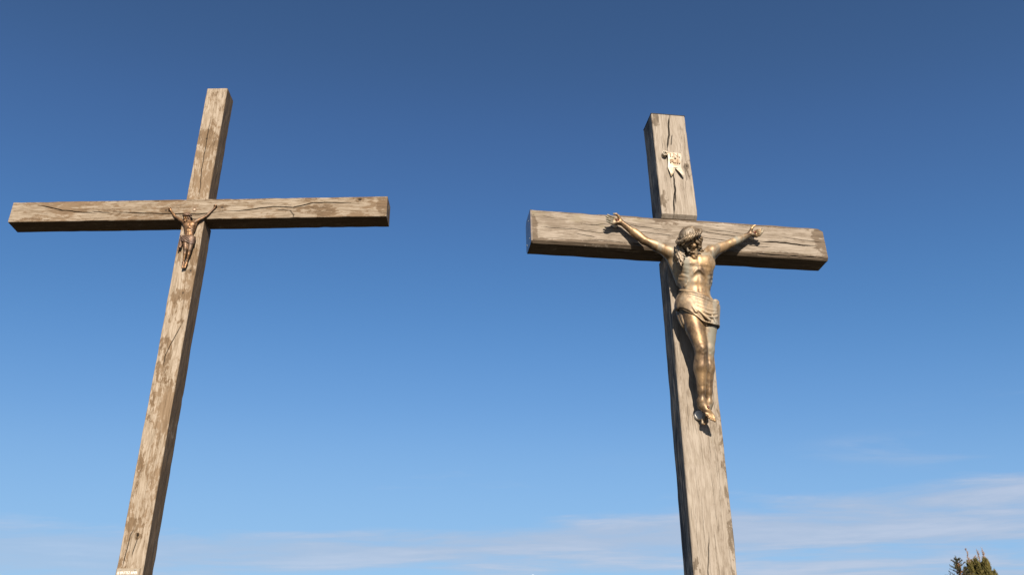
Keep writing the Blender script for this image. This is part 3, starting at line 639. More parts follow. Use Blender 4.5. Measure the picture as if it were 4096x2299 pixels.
# right foot laid over the left one, toes splayed
f.cone((-.023, -.103, 2.262), (-.024, -.080, 2.230), .025, .023, .02); f.cone((-.021, -.105, 2.255), (.004, -.112, 2.195), .026, .021, .02); f.cone((-.020, -.098, 2.225), (.018, -.106, 2.178), .023, .020, .02); f.cone((-.002, -.112, 2.192), (.034, -.110, 2.166), .016, .014, .015)
for a, b, r in (((-.010, -.114, 2.180), (-.006, -.116, 2.150), .0078), ((.004, -.118, 2.172), (.007, -.120, 2.134), .0082), ((.017, -.118, 2.166), (.021, -.120, 2.122), .0080), ((.030, -.116, 2.162), (.034, -.119, 2.118), .0080), ((.042, -.113, 2.160), (.051, -.117, 2.113), .0105)):
    m = lerp(a, b, .55) + A3(0, -.004, 0); f.cone(a, m, r * 1.0, r * .92, .004); f.cone(m, b, r * .92, r * .95, .001)
    f.ridge([A3(*b) + A3(0, -r * .8, .004), A3(*b) + A3(0, -r * .8, .006)], .0045, -.0014)
f.cone((.044, -.060, 2.268), (.048, -.042, 2.235), .025, .022, .02); f.cone((.044, -.060, 2.262), (.018, -.056, 2.176), .026, .021, .02); f.cone((.018, -.056, 2.176), (.0, -.05, 2.150), .021, .019, .012)
for a, b, r in (((-.008, -.05, 2.148), (-.016, -.052, 2.116), .0115), ((.0, -.05, 2.140), (-.003, -.053, 2.110), .0085), ((.008, -.05, 2.142), (.007, -.053, 2.112), .0082), ((.016, -.05, 2.147), (.016, -.053, 2.118), .008), ((.023, -.05, 2.152), (.024, -.052, 2.126), .0075)):
    f.cone(a, b, r * 1.1, r * .9, .004)
# wound between the ribs with a run below it
w0 = tp(-.078, -.083, .47); f.ridge([w0 + TB[0] * -.012 - TB[2] * .006, w0 + TB[0] * .016 + TB[2] * .014], .0045, -.006); f.ridge([w0 + TB[0] * -.012 + TB[2] * .002, w0 + TB[0] * .014 + TB[2] * .022], .0035, .003); f.ridge([w0 - TB[2] * .012 - TB[0] * .006, w0 - TB[2] * .05 - TB[0] * .003], .0045, .004)
def settle(o):
    """the post leans back a little further down, and the legs lie with it"""
    for v in o.data.vertices:
        t = min(1, max(0, (3.0 - (v.co.z + FO[2])) / .8)); t = t * t * (3 - 2 * t); v.co.y += .023 * t; v.co.z += .0115 * t
settle(f.mesh('body', M_BR, fig, FO))

fh = Field((-.22, -.42, 3.22), (.17, -.04, 3.68), .0027)
lockL = []
fh.ell((-.088, -.207, 3.435), (.030, .026, .050), None, .02); fh.chain([q(-.062, .0, .03), (-.085, -.21, 3.45)], [.022, .026], .02); fh.chain([(-.088, -.207, 3.43), (-.108, -.212, 3.36), (-.112, -.216, 3.315)], [.024, .017, .007], .015)
for i_, (xa, xb, zb, yb) in enumerate(((-.104, -.128, 3.315, -.214), (-.098, -.120, 3.290, -.222), (-.090, -.111, 3.276, -.228), (-.082, -.101, 3.290, -.232), (-.074, -.093, 3.318, -.236), (-.108, -.130, 3.345, -.205), (-.068, -.084, 3.350, -.240))):
    a = A3(xa, -.212 - .010 * math.sin(i_), 3.470); e_ = A3(xb, yb, zb)
    lockL.append(([a, lerp(a, e_, .35) + A3(-.010, -.006, 0), lerp(a, e_, .7) + A3(-.006, -.004, 0), e_], .0105, .0052, .0055, 2.6 + .4 * (i_ % 3)))
lockR = [([q(.070, .0, .03), q(.080, .01, -.02), A3(.078, -.175, 3.478), A3(.100, -.163, 3.462)], .0085, .005, .009, 3.2), ([q(.068, -.025, .03), q(.074, -.02, -.03), A3(.066, -.190, 3.462), A3(.082, -.178, 3.448)], .0075, .0045, .008, 3.0),
         ([q(.070, .03, .02), q(.078, .04, -.03), A3(.080, -.15, 3.475), A3(.104, -.150, 3.470)], .010, .006, .009, 2.6), ([q(.06, .06, .02), q(.06, .07, -.04), A3(.06, -.12, 3.46)], .014, .010, .006, 1.5), ([q(.068, -.035, .035), q(.074, -.040, -.010), q(.070, -.030, -.055), q(.074, -.010, -.085)], .0085, .005, .007, 2.8)]
hair(fh, q, HS, lockL, lockR)
hr_o = fh.mesh('hair', M_BRH, fig, FO, 1)
# twisted band of thorn stems round the head
fc = Field((-.22, -.42, 3.35), (.15, -.02, 3.68), .0027)
def crown(f, q, s, strands=4, r=.0088, z0=.063):
    n = 72
    for j in range(strands):
        P = []
        for i in range(n + 1):
            a = 2 * math.pi * i / n; tw = 5 * a + j * 2 * math.pi / strands
            rr_ = .0115 * math.cos(tw) + .002 * math.sin(3 * a + j); zz = .0125 * math.sin(tw) + .006 * math.sin(2 * a + .5) + .003 * math.sin(7 * a + j)
            P.append(q((.100 + rr_) * math.sin(a), .014 - (.119 + rr_) * math.cos(a), z0 - .018 * (1 - math.cos(a)) * .5 + zz))
        f.chain(P, [r * s * (.85 + .3 * random.random()) for _ in P], .002 * s)
    for i in range(26):
        a = 2 * math.pi * (i + random.random() * .6) / 26; zz = z0 + .01 * random.uniform(-1, 1) - .009 * (1 - math.cos(a))
        c0 = A3(.106 * math.sin(a), .014 - .125 * math.cos(a), zz); d0 = A3(math.sin(a) + random.gauss(0, .5), -math.cos(a) + random.gauss(0, .5), random.gauss(.2, .8)); d0 /= np.linalg.norm(d0)
        f.cone(q(*c0), q(*(c0 + d0 * .024)), .0045 * s, .0016 * s, .003 * s)
crown(fc, q, HS)
fc.mesh('crown_of_thorns', M_BRH, fig, FO, 1)

# loincloth: a shell over the hips with draped folds
fb = Field((-.20, -.30, 2.78), (.22, -.005, 3.17), .0030)
xc, yc, rx, ry = .018, -.112, .152, .100
fb.ell((xc, yc, 3.02), (rx, ry, .17), None, .03); fb.cone((-.052, -.115, 2.99), (-.036, -.135, 2.80), .098, .080, .05); fb.cone((.090, -.115, 2.99), (.080, -.132, 2.80), .092, .076, .05)
fi = Field((-.20, -.30, 2.78), (.22, -.005, 3.17), .0030)
fi.ell((xc, yc, 3.02), (rx - .012, ry - .012, .17), None, .03); fi.cone((-.052, -.115, 2.99), (-.036, -.135, 2.80), .086, .068, .05); fi.cone((.090, -.115, 2.99), (.080, -.132, 2.80), .080, .064, .05)
gx = (fb.lo[0] + fb.h * np.arange(fb.n[0]))[:, None, None]; gz = (fb.lo[2] + fb.h * np.arange(fb.n[2]))[None, None, :]; gy = (fb.lo[1] + fb.h * np.arange(fb.n[1]))[None, :, None]
hem = np.interp(gx, [-.16, -.14, -.12, -.09, -.05, -.018, .0, .04, .115, .18], [2.985, 2.965, 2.952, 2.925, 2.892, 2.868, 2.840, 2.826, 2.822, 2.83])
top = np.interp(gx, [-.15, -.12, -.083, -.031, .019, .073, .121, .17], [3.115, 3.105, 3.084, 3.066, 3.045, 3.020, 3.005, 3.0])
fb.ridge([(-.10, -.18, 3.05), (-.03, -.21, 2.93), (.02, -.22, 2.86)], .018, .007); fb.ridge([(-.075, -.19, 3.0), (-.045, -.20, 2.90)], .014, -.006)
fb.D = np.maximum(fb.D, np.maximum(hem - gz, gz - top)); fb.D = np.maximum(fb.D, -fi.D)
fb.D = np.maximum(fb.D, (gy + .012))
FOLD = [([(-0.121, -0.160, 3.108), (-0.083, -0.195, 3.083), (-0.031, -0.215, 3.066), (0.019, -0.22, 3.044), (0.073, -0.213, 3.018), (0.121, -0.194, 3.004)], .012, .010, .006),
 ([(-0.115, -0.165, 3.062), (-0.127, -0.155, 3.006), (-0.140, -0.140, 2.970)], .006, .011, .007), ([(-.095, -.186, 3.045), (-.104, -.176, 2.99), (-.112, -.172, 2.955)], .005, .009, .006),
 ([(-0.146, -0.112, 2.985), (-0.135, -0.145, 2.960), (-0.118, -0.167, 2.952), (-0.093, -0.187, 2.922), (-0.049, -0.205, 2.891), (-0.018, -0.213, 2.868), (0.001, -0.217, 2.838), (0.042, -0.219, 2.825), (0.115, -0.197, 2.822)], .006, .006, .005),
 ([(-.10, -.178, 3.088), (-.05, -.21, 3.052), (.0, -.222, 3.032), (.06, -.222, 3.008), (.12, -.20, 2.998)], .006, .006, .003),
 ([(0.123, -0.193, 3.018), (0.150, -0.176, 3.012), (0.138, -0.185, 2.986)], .017, .012, .006), ([(.135, -.18, 3.03), (.158, -.155, 3.035), (.165, -.15, 3.01)], .010, .007, .004),
 ([(0.118, -0.190, 2.985), (0.126, -0.184, 2.944), (0.128, -0.178, 2.887), (0.124, -0.178, 2.838)], .010, .008, .008), ([(.132, -.175, 2.985), (.138, -.165, 2.93), (.141, -.160, 2.87), (.138, -.158, 2.830)], .007, .006, .006),
 ([(-0.122, -0.090, 2.970), (-0.114, -0.094, 2.902), (-0.098, -0.100, 2.840)], .016, .009, .014), ([(-0.116, -0.118, 2.955), (-0.110, -0.120, 2.902), (-0.098, -0.122, 2.848)], .011, .006, .012)]
def onhip(x, z, off=.003):
    t_ = min(1, max(-1, (x - xc) / (rx + .006))); return (x, yc - (ry + .006 + off) * math.sqrt(max(0, 1 - t_ * t_)), z)
for i in range(9):                                                   # drapes swung from the left hip up to the knot on the right
    u_ = i / 8; x0_, z0_ = -.126 + .080 * u_, 3.086 - .140 * u_; zk = 2.995 - .0095 * i; sag = .012 + .034 * u_; P_ = []
    for t_ in np.linspace(0, 1, 9): P_.append(onhip(x0_ + (.128 - x0_) * t_, z0_ + (zk - z0_) * t_ - sag * 4 * t_ * (1 - t_) * (.6 + .8 * t_) * .7, (.0045 if i % 2 == 0 else .0015)))
    FOLD.append((P_, .0055 + .002 * (i % 2), (.0105, .0075, .0090)[i % 3], .0035))
for pl_, ra_, rb_ in (([(-.060, 2.960), (-.01, 2.908), (.045, 2.874), (.095, 2.870), (.128, 2.892)], .006, .0095), ([(-.035, 2.945), (.02, 2.878), (.062, 2.842)], .006, .0095), ([(.01, 2.935), (.06, 2.898), (.10, 2.905), (.128, 2.945)], .005, .0085), ([(-.085, 3.0), (-.055, 2.945), (-.035, 2.905)], .005, .010), ([(.075, 2.90), (.098, 2.86), (.108, 2.832)], .005, .008)):
    FOLD.append(([onhip(a_, b2_, .004) for a_, b2_ in pl_], ra_, rb_, .005))
for pts, r0, r1, k in FOLD:
    t = np.linspace(0, len(pts) - 1, 26); P = np.array([np.interp(t, range(len(pts)), [p_[c_] for p_ in pts]) for c_ in range(3)]).T
    for _ in range(3): P[1:-1] = (P[:-2] + 2 * P[1:-1] + P[2:]) / 4
    rad = (r0 + (r1 - r0) * np.linspace(0, 1, 26)) * np.minimum(1, .45 + 3 * np.linspace(0, 1, 26)); fb.chain(P, rad, k)
fb.mesh('loincloth', M_BRC, fig, FO, 1)
dome('nail', (-.534, -.098, 3.722), (0, -1, .1), .011, .011, M_NAIL, fig, FO); dome('nail', (.571, -.098, 3.690), (0, -1, .1), .011, .011, M_NAIL, fig, FO); settle(dome('nail', (.008, -.133, 2.206), (-.1, -1, .2), .0105, .012, M_NAIL, fig, FO))
def disc(name, c, r, t, mat, parent, root, n=40):
    V = []; F = []
    prof = [(0, 0), (.93, 0), (1, .15), (1, 1)]
    for (a, z) in prof[1:]:
        for k in range(n): V.append((c[0] + a * r * math.cos(6.2832 * k / n) - root[0], c[1] + z * t - root[1], c[2] + a * r * math.sin(6.2832 * k / n) - root[2]))
    F.append(tuple(range(n)))
    for i in range(2):
        for k in range(n): F.append((i * n + (k + 1) % n, i * n + k, (i + 1) * n + k, (i + 1) * n + (k + 1) % n))
    F.append(tuple(range(2 * n, 3 * n))[::-1])
    return mesh_obj(name, V, F, mat, parent, False)
disc('mounting_disc', (-.020, -.002, 2.199), .033, .026, M_DISC, fig, FO)
for x_, z_ in ((-.535, 3.725), (.572, 3.692)): disc('mounting_disc', (x_, -.052, z_ - .004), .020, .042, M_DISC, fig, FO)

# ---------------------------------------------------------------- small figure
LO = A3(.01, 0, 4.82)
fig2 = thing('statue', 'small dark shiny bronze figure with raised arms on the flaking brown cross', 'statue', FL @ Matrix.Translation(LO))
s2 = .44
J2 = dict(hip=(-.003, -.041, 5.214), pit=(-.017, -.046, 5.406), side=(1, 0, .12), shL=(-.080, -.042, 5.418), shR=(.046, -.042, 5.433), elL=(-.200, -.030, 5.502), elR=(.139, -.030, 5.500),
          wrL=(-.268, -.022, 5.592), wrR=(.220, -.022, 5.613), hL=(-.036, -.042, 5.197), hR=(.032, -.040, 5.197), kL=(-.007, -.068, 5.066), kR=(.040, -.064, 5.054), aL=(-.012, -.036, 4.905), aR=(.021, -.034, 4.900), calf=.80, df=2.2)
f2 = Field((-.305, -.14, 4.815), (.275, .004, 5.66), .0021)
torso_legs(f2, J2, s2)
def fist(f, w_, c, s):
    w_, c = A3(*w_), A3(*c); d = c - w_; d /= np.linalg.norm(d); sd_ = np.cross(d, (0, 1, 0))
    f.cone(w_, lerp(w_, c, .7), .011, .015, .008)
    for i in range(4):
        b = lerp(w_, c, .85) + sd_ * (.0105 - .007 * i); f.chain([b, b + d * .016 + A3(0, -.006, 0), b + d * .012 + A3(0, -.020, 0), b + d * .000 + A3(0, -.021, 0)], [.0048, .0047, .0043, .0036], .0018)
    f.chain([lerp(w_, c, .35) + sd_ * .010, lerp(w_, c, .8) + sd_ * .017 + A3(0, -.012, 0), c + sd_ * .008 + A3(0, -.024, 0)], [.006, .0052, .004], .003)
fist(f2, J2['wrL'], (-.280, -.022, 5.614), s2); fist(f2, J2['wrR'], (.232, -.022, 5.640), s2)
HB = head_basis((.92, .39, 0), (.19, -.45, .87), (.34, -.80, -.49), R_(14), R_(38), R_(-6))
h2o = A3(-.056, -.070, 5.474); q2 = head(f2, h2o, HB, .43, A3(-.016, -.047, 5.404)); beard(f2, q2, .43, 9)
for (an_, toe) in (((-.012, -.036, 4.905), (-.010, -.046, 4.840)), ((.021, -.034, 4.900), (.013, -.040, 4.846))):
    f2.cone(an_, lerp(an_, toe, .6), .0145, .0125, .008); f2.cone(lerp(an_, toe, .6), toe, .0125, .010, .006)
    for i in range(5): b = A3(*toe) + A3(-.009 + .0045 * i, -.004, .004); f2.cone(b, b + A3(0, -.003, -.013 + .0012 * abs(i - 1)), .0038, .0032, .002)
    f2.cone(an_, A3(*an_) + A3(0, .018, -.016), .0145, .011, .008)
f2.mesh('body', M_BL, fig2, LO)
fh2 = Field((-.13, -.15, 5.33), (.05, .0, 5.56), .0018)
lk = lambda *P: [q2(*p_) for p_ in P]
hair(fh2, q2, .43, [(lk((-.07, .0, .03), (-.082, -.01, -.03), (-.075, -.02, -.09), (-.07, -.03, -.14)), .008, .004, .004, 2), (lk((-.06, -.03, .03), (-.07, -.045, -.02), (-.066, -.04, -.08)), .006, .003, .003, 2)],
     [(lk((.07, .0, .03), (.085, .005, -.03), (.095, .01, -.10), (.105, .02, -.15)), .008, .004, .004, 2), (lk((.06, -.03, .03), (.07, -.035, -.03), (.08, -.02, -.10)), .006, .0035, .004, 2)], 8)
crown(fh2, q2, .43, 3, .010, .058)
fh2.mesh('hair', M_BLC, fig2, LO, 1)
fb2 = Field((-.125, -.13, 5.03), (.10, .004, 5.28), .0019)
fb2.ell((.0, -.046, 5.205), (.074, .050, .075), None, .015); fb2.cone((-.034, -.048, 5.19), (-.018, -.064, 5.10), .046, .040, .02); fb2.cone((.034, -.046, 5.19), (.040, -.062, 5.10), .044, .038, .02)
fi2 = Field((-.125, -.13, 5.03), (.10, .004, 5.28), .0019)
fi2.ell((.0, -.046, 5.205), (.068, .044, .075), None, .015); fi2.cone((-.034, -.048, 5.19), (-.018, -.064, 5.10), .040, .034, .02); fi2.cone((.034, -.046, 5.19), (.040, -.062, 5.10), .038, .032, .02)
gx = (fb2.lo[0] + fb2.h * np.arange(fb2.n[0]))[:, None, None]; gz = (fb2.lo[2] + fb2.h * np.arange(fb2.n[2]))[None, None, :]
hem = np.interp(gx, [-.08, -.05, -.015, .01, .05, .08], [5.165, 5.155, 5.150, 5.140, 5.118, 5.13]); top = np.interp(gx, [-.08, -.04, 0, .08], [5.235, 5.228, 5.224, 5.222])
fb2.D = np.maximum(np.maximum(fb2.D, np.maximum(hem - gz, gz - top)), -fi2.D)
for pts, r0, r1 in (([(-.07, -.075, 5.226), (-.03, -.094, 5.222), (.02, -.096, 5.218), (.06, -.078, 5.216), (.075, -.05, 5.218)], .008, .007), ([(-.07, -.075, 5.220), (-.03, -.096, 5.205), (.02, -.099, 5.188), (.06, -.08, 5.172)], .006, .006),
                    ([(-.068, -.078, 5.214), (-.03, -.098, 5.190), (.01, -.10, 5.165), (.05, -.09, 5.140)], .005, .006), ([(-.066, -.08, 5.208), (-.045, -.095, 5.185), (-.02, -.10, 5.160)], .005, .005), ([(-.068, -.075, 5.206), (-.058, -.085, 5.180), (-.05, -.088, 5.160)], .005, .005),
                    ([(-.01, -.10, 5.20), (.03, -.097, 5.175), (.066, -.07, 5.155)], .004, .005), ([(.02, -.1, 5.175), (.05, -.088, 5.155), (.066, -.07, 5.138)], .004, .005), ([(-.05, -.09, 5.156), (-.015, -.1, 5.150), (.01, -.102, 5.141), (.05, -.092, 5.119), (.07, -.07, 5.122)], .0035, .0035),
                    ([(-.082, -.070, 5.232), (-.072, -.080, 5.222), (-.078, -.076, 5.212)], .011, .009), ([(-.078, -.07, 5.21), (-.084, -.062, 5.17), (-.080, -.055, 5.13), (-.088, -.048, 5.09), (-.094, -.042, 5.058)], .010, .006),
                    ([(-.072, -.07, 5.20), (-.074, -.06, 5.16), (-.066, -.056, 5.115), (-.070, -.062, 5.088), (-.080, -.066, 5.095), (-.078, -.068, 5.11)], .008, .006), ([(-.088, -.06, 5.20), (-.094, -.05, 5.15), (-.098, -.042, 5.11)], .007, .004)):
    t = np.linspace(0, len(pts) - 1, 18); fb2.chain(np.array([np.interp(t, range(len(pts)), [p_[c_] for p_ in pts]) for c_ in range(3)]).T, np.linspace(r0, r1, 18), .003)
cl2 = fb2.mesh('loincloth', M_BLC, fig2, LO, 1); cl2.location = (-.003, .005, .002)

for o_ in fig2.children:                                             # shallow relief casting
    for v in o_.data.vertices: v.co.y *= .82

# ---------------------------------------------------------------- scroll on the upper post of the pale cross
def ribbon(rows, ncol, th):
    """sheet through rows of (x left, x right, z, y) with thickness th -> verts, faces"""
    V = []; F = []; m = len(rows); n = ncol + 1
    for side in (0, 1):
        for (xl, xr, z, y) in rows:
            for k in range(n):
                t = k / ncol; V.append((xl + (xr - xl) * t, y - .006 * math.sin(math.pi * t) * min(1, abs(xr - xl) / .08) + side * th, z))
    o2 = m * n
    for i in range(m - 1):
        for k in range(ncol):
            a = i * n + k; F.append((a, a + n, a + n + 1, a + 1)); F.append((o2 + a, o2 + a + 1, o2 + a + n + 1, o2 + a + n))
        F.append((i * n, o2 + i * n, o2 + (i + 1) * n, (i + 1) * n)); F.append((i * n + n - 1, (i + 1) * n + n - 1, o2 + (i + 1) * n + n - 1, o2 + i * n + n - 1))
    for k in range(ncol):
        F.append((k, k + 1, o2 + k + 1, o2 + k)); b_ = (m - 1) * n + k; F.append((b_, o2 + b_, o2 + b_ + 1, b_ + 1))
    return V, F
def addm(A, B_):
    off = len(A[0]); A[0].extend(B_[0]); A[1].extend([tuple(i + off for i in f_) for f_ in B_[1]])
SO = A3(0, -.03, 4.205)
scr = thing('scroll', 'pale bronze scroll with letters and a curled corner on the upper post', 'scroll', FR @ Matrix.Translation(SO))
acc = ([], [])
def interp_rows(kn, n):
    kn = np.array(kn); t = np.linspace(0, len(kn) - 1, n); return [tuple(np.interp(v, range(len(kn)), kn[:, c_]) for c_ in range(4)) for v in t]
addm(acc, ribbon(interp_rows([(-.070, .058, 4.446, -.040), (-.060, .064, 4.436, -.053), (-.053, .066, 4.415, -.058), (-.052, .063, 4.385, -.056), (-.055, .058, 4.34, -.050), (-.058, .056, 4.305, -.045), (-.058, .058, 4.292, -.044)], 22), 12, .005))
addm(acc, ribbon(interp_rows([(-.058, .006, 4.293, -.044), (-.054, -.002, 4.270, -.047), (-.048, -.012, 4.245, -.052), (-.044, -.025, 4.225, -.050), (-.040, -.037, 4.208, -.042)], 14), 6, .005))
addm(acc, ribbon(interp_rows([(.006, .058, 4.293, -.044), (.018, .063, 4.270, -.050), (.032, .070, 4.245, -.058), (.047, .070, 4.222, -.056), (.060, .064, 4.203, -.046)], 14), 6, .005))
sp = []                                                            # the rolled corner
for i in range(44):
    a = math.pi * .5 + i / 43 * math.pi * 3.3; r_ = .0235 - .0155 * i / 43; sp.append((-.074 + r_ * math.cos(a), 4.4225 + r_ * math.sin(a)))
V = []; F = []
for i, (x_, z_) in enumerate(sp):
    nx, nz = x_ + .074, z_ - 4.4225; L_ = math.hypot(nx, nz); nx /= L_; nz /= L_; d_ = .0
    for (o_, y_) in ((.0022, -.062), (.0022, -.034), (-.0022, -.034), (-.0022, -.062)): V.append((x_ + nx * o_, y_ - .004 * i / 43 * (1 if y_ < -.05 else 0), z_ + nz * o_))
for i in range(43):
    for k in range(4): F.append((i * 4 + k, i * 4 + (k + 1) % 4, i * 4 + 4 + (k + 1) % 4, i * 4 + 4 + k))
F += [(3, 2, 1, 0), (172, 173, 174, 175)]
addm(acc, (V, F))
addm(acc, ribbon(interp_rows([(-.076, -.055, 4.447, -.058), (-.074, -.052, 4.443, -.060), (-.066, -.046, 4.428, -.060)], 5), 3, .018))
so_ = mesh_obj('sheet', np.array(acc[0]) - SO, acc[1], M_SCR, scr, True)
md = so_.modifiers.new('bevel', 'BEVEL'); md.width = .0012; md.segments = 2; md.limit_method = 'ANGLE'
def text(name, body, size, c, mat, parent, root, ext=.002, width=None, shear=0.0, squash=1.0, offs=.010):
    cu = bpy.data.curves.new(name, 'FONT'); cu.body = body; cu.size = size; cu.extrude = ext; cu.align_x = 'CENTER'; cu.align_y = 'CENTER'; cu.offset = size * offs; cu.bevel_depth = size * .006
    to = bpy.data.objects.new(name + '_curve', cu); COL.objects.link(to)
    me = bpy.data.meshes.new_from_object(to.evaluated_get(bpy.context.evaluated_depsgraph_get())); bpy.data.objects.remove(to); bpy.data.curves.remove(cu)
    xs = [v.co.x for v in me.vertices]; k = 1.0 if not width else width / (max(xs) - min(xs))
    for v in me.vertices: x, y, z = v.co; v.co = (c[0] - root[0] + x * k, c[1] - root[1] - z, c[2] - root[2] + y * squash)
    me.name = name; me.materials.clear(); me.materials.append(mat)
    o = bpy.data.objects.new(name, me); COL.objects.link(o); o.parent = parent; return o
M_INK = simple('dark_gold_letters', (.17, .10, .045), .6, .3)
text('lettering', 'I.N.', .050, (.006, -.0622, 4.405), M_INK, scr, SO, .0015, .085); text('lettering', 'R.I.', .050, (.003, -.0582, 4.348), M_INK, scr, SO, .0015, .085)
dome('pin', (.005, -.064, 4.377), (0, -1, 0), .0075, .007, M_BRC, scr, SO)

# ---------------------------------------------------------------- small plate and name plaque on the flaking cross
PO = A3(-.007, -.004, 5.587)
sp_ = thing('nameplate', 'tiny brown framed plate above the head of the small bronze figure', 'plate', FL @ Matrix.Translation(PO))
import bmesh
def framed(name, w_, h_, t_, rim, mat, parent, y0=0.0, z0=0.0):
    bm = bmesh.new(); x0, x1, z1 = -w_ / 2, w_ / 2, z0 + h_
    o_ = [(x0, z0), (x1, z0), (x1, z1), (x0, z1)]; i_ = [(x0 + rim, z0 + rim), (x1 - rim, z0 + rim), (x1 - rim, z1 - rim), (x0 + rim, z1 - rim)]
    L_ = [[bm.verts.new((x, y, z)) for x, z in pts] for pts, y in ((o_, y0), (o_, y0 - t_), (i_, y0 - t_), (i_, y0))]
    for a in range(3):
        for k in range(4): bm.faces.new((L_[a][k], L_[a][(k + 1) % 4], L_[a + 1][(k + 1) % 4], L_[a + 1][k]))
    for k in range(4): bm.faces.new((L_[3][k], L_[3][(k + 1) % 4], L_[0][(k + 1) % 4], L_[0][k]))
    bmesh.ops.recalc_face_normals(bm, faces=bm.faces); bmesh.ops.bevel(bm, geom=list(bm.edges), offset=min(rim, t_) * .2, segments=2, affect='EDGES')
    me = bpy.data.meshes.new(name); bm.to_mesh(me); bm.free(); me.materials.append(mat); o = bpy.data.objects.new(name, me); COL.objects.link(o); o.parent = parent; return o
framed('rim', .036, .042, .008, .007, simple('brown_rim', (.13, .055, .022), .5, .2), sp_)
box('panel', (-.0115, -.004, .0065), (.0115, -.0005, .0355), simple('tan_panel', (.42, .33, .22), .6, 0, .4, 60, .3), sp_, (0, 0, 0), .001)
QO = A3(-.0115, 0, 1.36)
pq = thing('plaque', 'tan metal plaque with white lettering low on the flaking post', 'plaque', FL @ Matrix.Translation(QO))
bm = bmesh.new()
x0, x1, z0, z1 = -.1105, .1105, 0, .321
b4 = [(x0, z0), (x1, z0), (x1, z1), (x0, z1)]; bv = .010; t4 = [(x0 + bv, z0 + bv), (x1 - bv, z0 + bv), (x1 - bv, z1 - bv), (x0 + bv, z1 - bv)]
L_ = [[bm.verts.new((x, y, z)) for x, z in pts] for pts, y in ((b4, -.0015), (b4, -.008), (t4, -.018))]
for a in range(2):
    for k in range(4): bm.faces.new((L_[a][k], L_[a][(k + 1) % 4], L_[a + 1][(k + 1) % 4], L_[a + 1][k]))
bm.faces.new(L_[2]); bm.faces.new(L_[0][::-1]); bmesh.ops.recalc_face_normals(bm, faces=bm.faces)
bmesh.ops.bevel(bm, geom=list(bm.edges), offset=.0006, segments=1, affect='EDGES')
me = bpy.data.meshes.new('panel'); bm.to_mesh(me); bm.free(); me.materials.append(M_PLAQUE); pp_ = bpy.data.objects.new('panel', me); COL.objects.link(pp_); pp_.parent = pq
for x_ in (-.066, .068): dome('screw', (x_, -.018, .302), (0, -1, 0), .0055, .005, M_SCREW, pq)
text('lettering', 'LE EPUTTEZ AIMER', .034, (.0, -.0182, .276), M_LETTER, pq, (0, 0, 0), .001, .185, offs=-.012)

# ---------------------------------------------------------------- thin white pole whose top just shows
pl = thing('pole', 'thin white pole between the crosses with only its round top showing', 'pole', Matrix.Translation((.285, 16, 0)))
V = []; F = []; prof = [(.030, 0), (.028, 2.2), (.021, 4.44), (.021, 4.455), (.012, 4.46)]
for a, z in prof:
    for k in range(16): V.append((a * math.cos(k * math.pi / 8), a * math.sin(k * math.pi / 8), z))
for i in range(len(prof) - 1):
    for k in range(16): F.append((i * 16 + k, i * 16 + (k + 1) % 16, (i + 1) * 16 + (k + 1) % 16, (i + 1) * 16 + k))
mesh_obj('shaft', V, F, M_PAINT, pl)
V = []; F = []
for i in range(9):
    t = math.pi * i / 8
    for k in range(16): V.append((.031 * math.sin(t) * math.cos(k * math.pi / 8), .031 * math.sin(t) * math.sin(k * math.pi / 8), 4.487 - .031 * math.cos(t)))
for i in range(8):
    for k in range(16): F.append((i * 16 + k, i * 16 + (k + 1) % 16, (i + 1) * 16 + (k + 1) % 16, (i + 1) * 16 + k))
mesh_obj('ball', V, F, M_PAINT, pl)

# ---------------------------------------------------------------- two conifers
def leaf_mat(name, a, b_, sc_, c3=None):
    a, b_, c3 = [tuple(v * .8 for v in c_) if c_ else None for c_ in (a, b_, c3)]
    m, T, b = new_mat(name); co = T.n('ShaderNodeTexCoord').outputs['Object']
    c = T.mix(T.smooth(T.noise(co, sc_, 3.0, .6), .38, .62), (*a, 1), (*b_, 1))
    if c3: c = T.mix(T.smooth(T.noise(T.map(co, (1, 1, 1), (5, 3, 1)), sc_ * 1.7, 3.0, .6), .56, .66), c, (*c3, 1))
    m.node_tree.links.new(c, b.inputs['Base Color']); b.inputs['Roughness'].default_value = .75; b.inputs['Specular IOR Level'].default_value = .25
    return m
M_THUJA = leaf_mat('olive_scale_leaf', (.078, .066, .015), (.15, .125, .032), 9.0, (.14, .085, .03))
M_SPRUCE = leaf_mat('dark_needle_leaf', (.028, .036, .018), (.065, .062, .025), 9.0)
M_TWIG = simple('pinkish_bare_twig', (.30, .20, .14), .8); M_BARK = simple('brown_bark', (.12, .08, .055), .9, 0, .2, 12, .3); M_CONE = simple('orange_brown_cone', (.19, .085, .035), .7, 0, .3, 40, .35)
def blades(V, F, p, d, L, w_, r):
    """one flat pointed leaf spray"""
    d = d / np.linalg.norm(d); sd_ = np.cross(d, (r.gauss(0, 1), r.gauss(0, 1), r.gauss(0, .4))); sd_ /= np.linalg.norm(sd_) + 1e-9
    i = len(V); q1 = p + d * L * .45
    V += [p, q1 + sd_ * w_, p + d * L + A3(0, 0, L * .06), q1 - sd_ * w_]; F.append((i, i + 1, i + 2, i + 3))
def tubeto(V, F, a, b, ra, rb, n=5):
    a, b = A3(*a), A3(*b); d = b - a; d = d / np.linalg.norm(d); e1 = np.cross(d, (.3, .9, .1)); e1 /= np.linalg.norm(e1); e2 = np.cross(d, e1); i = len(V)
    for p, r_ in ((a, ra), (b, rb)):
        for k in range(n): V.append(p + (e1 * math.cos(6.283 * k / n) + e2 * math.sin(6.283 * k / n)) * r_)
    for k in range(n): F.append((i + k, i + (k + 1) % n, i + n + (k + 1) % n, i + n + k))
    F.append(tuple(range(i + n, i + 2 * n)))
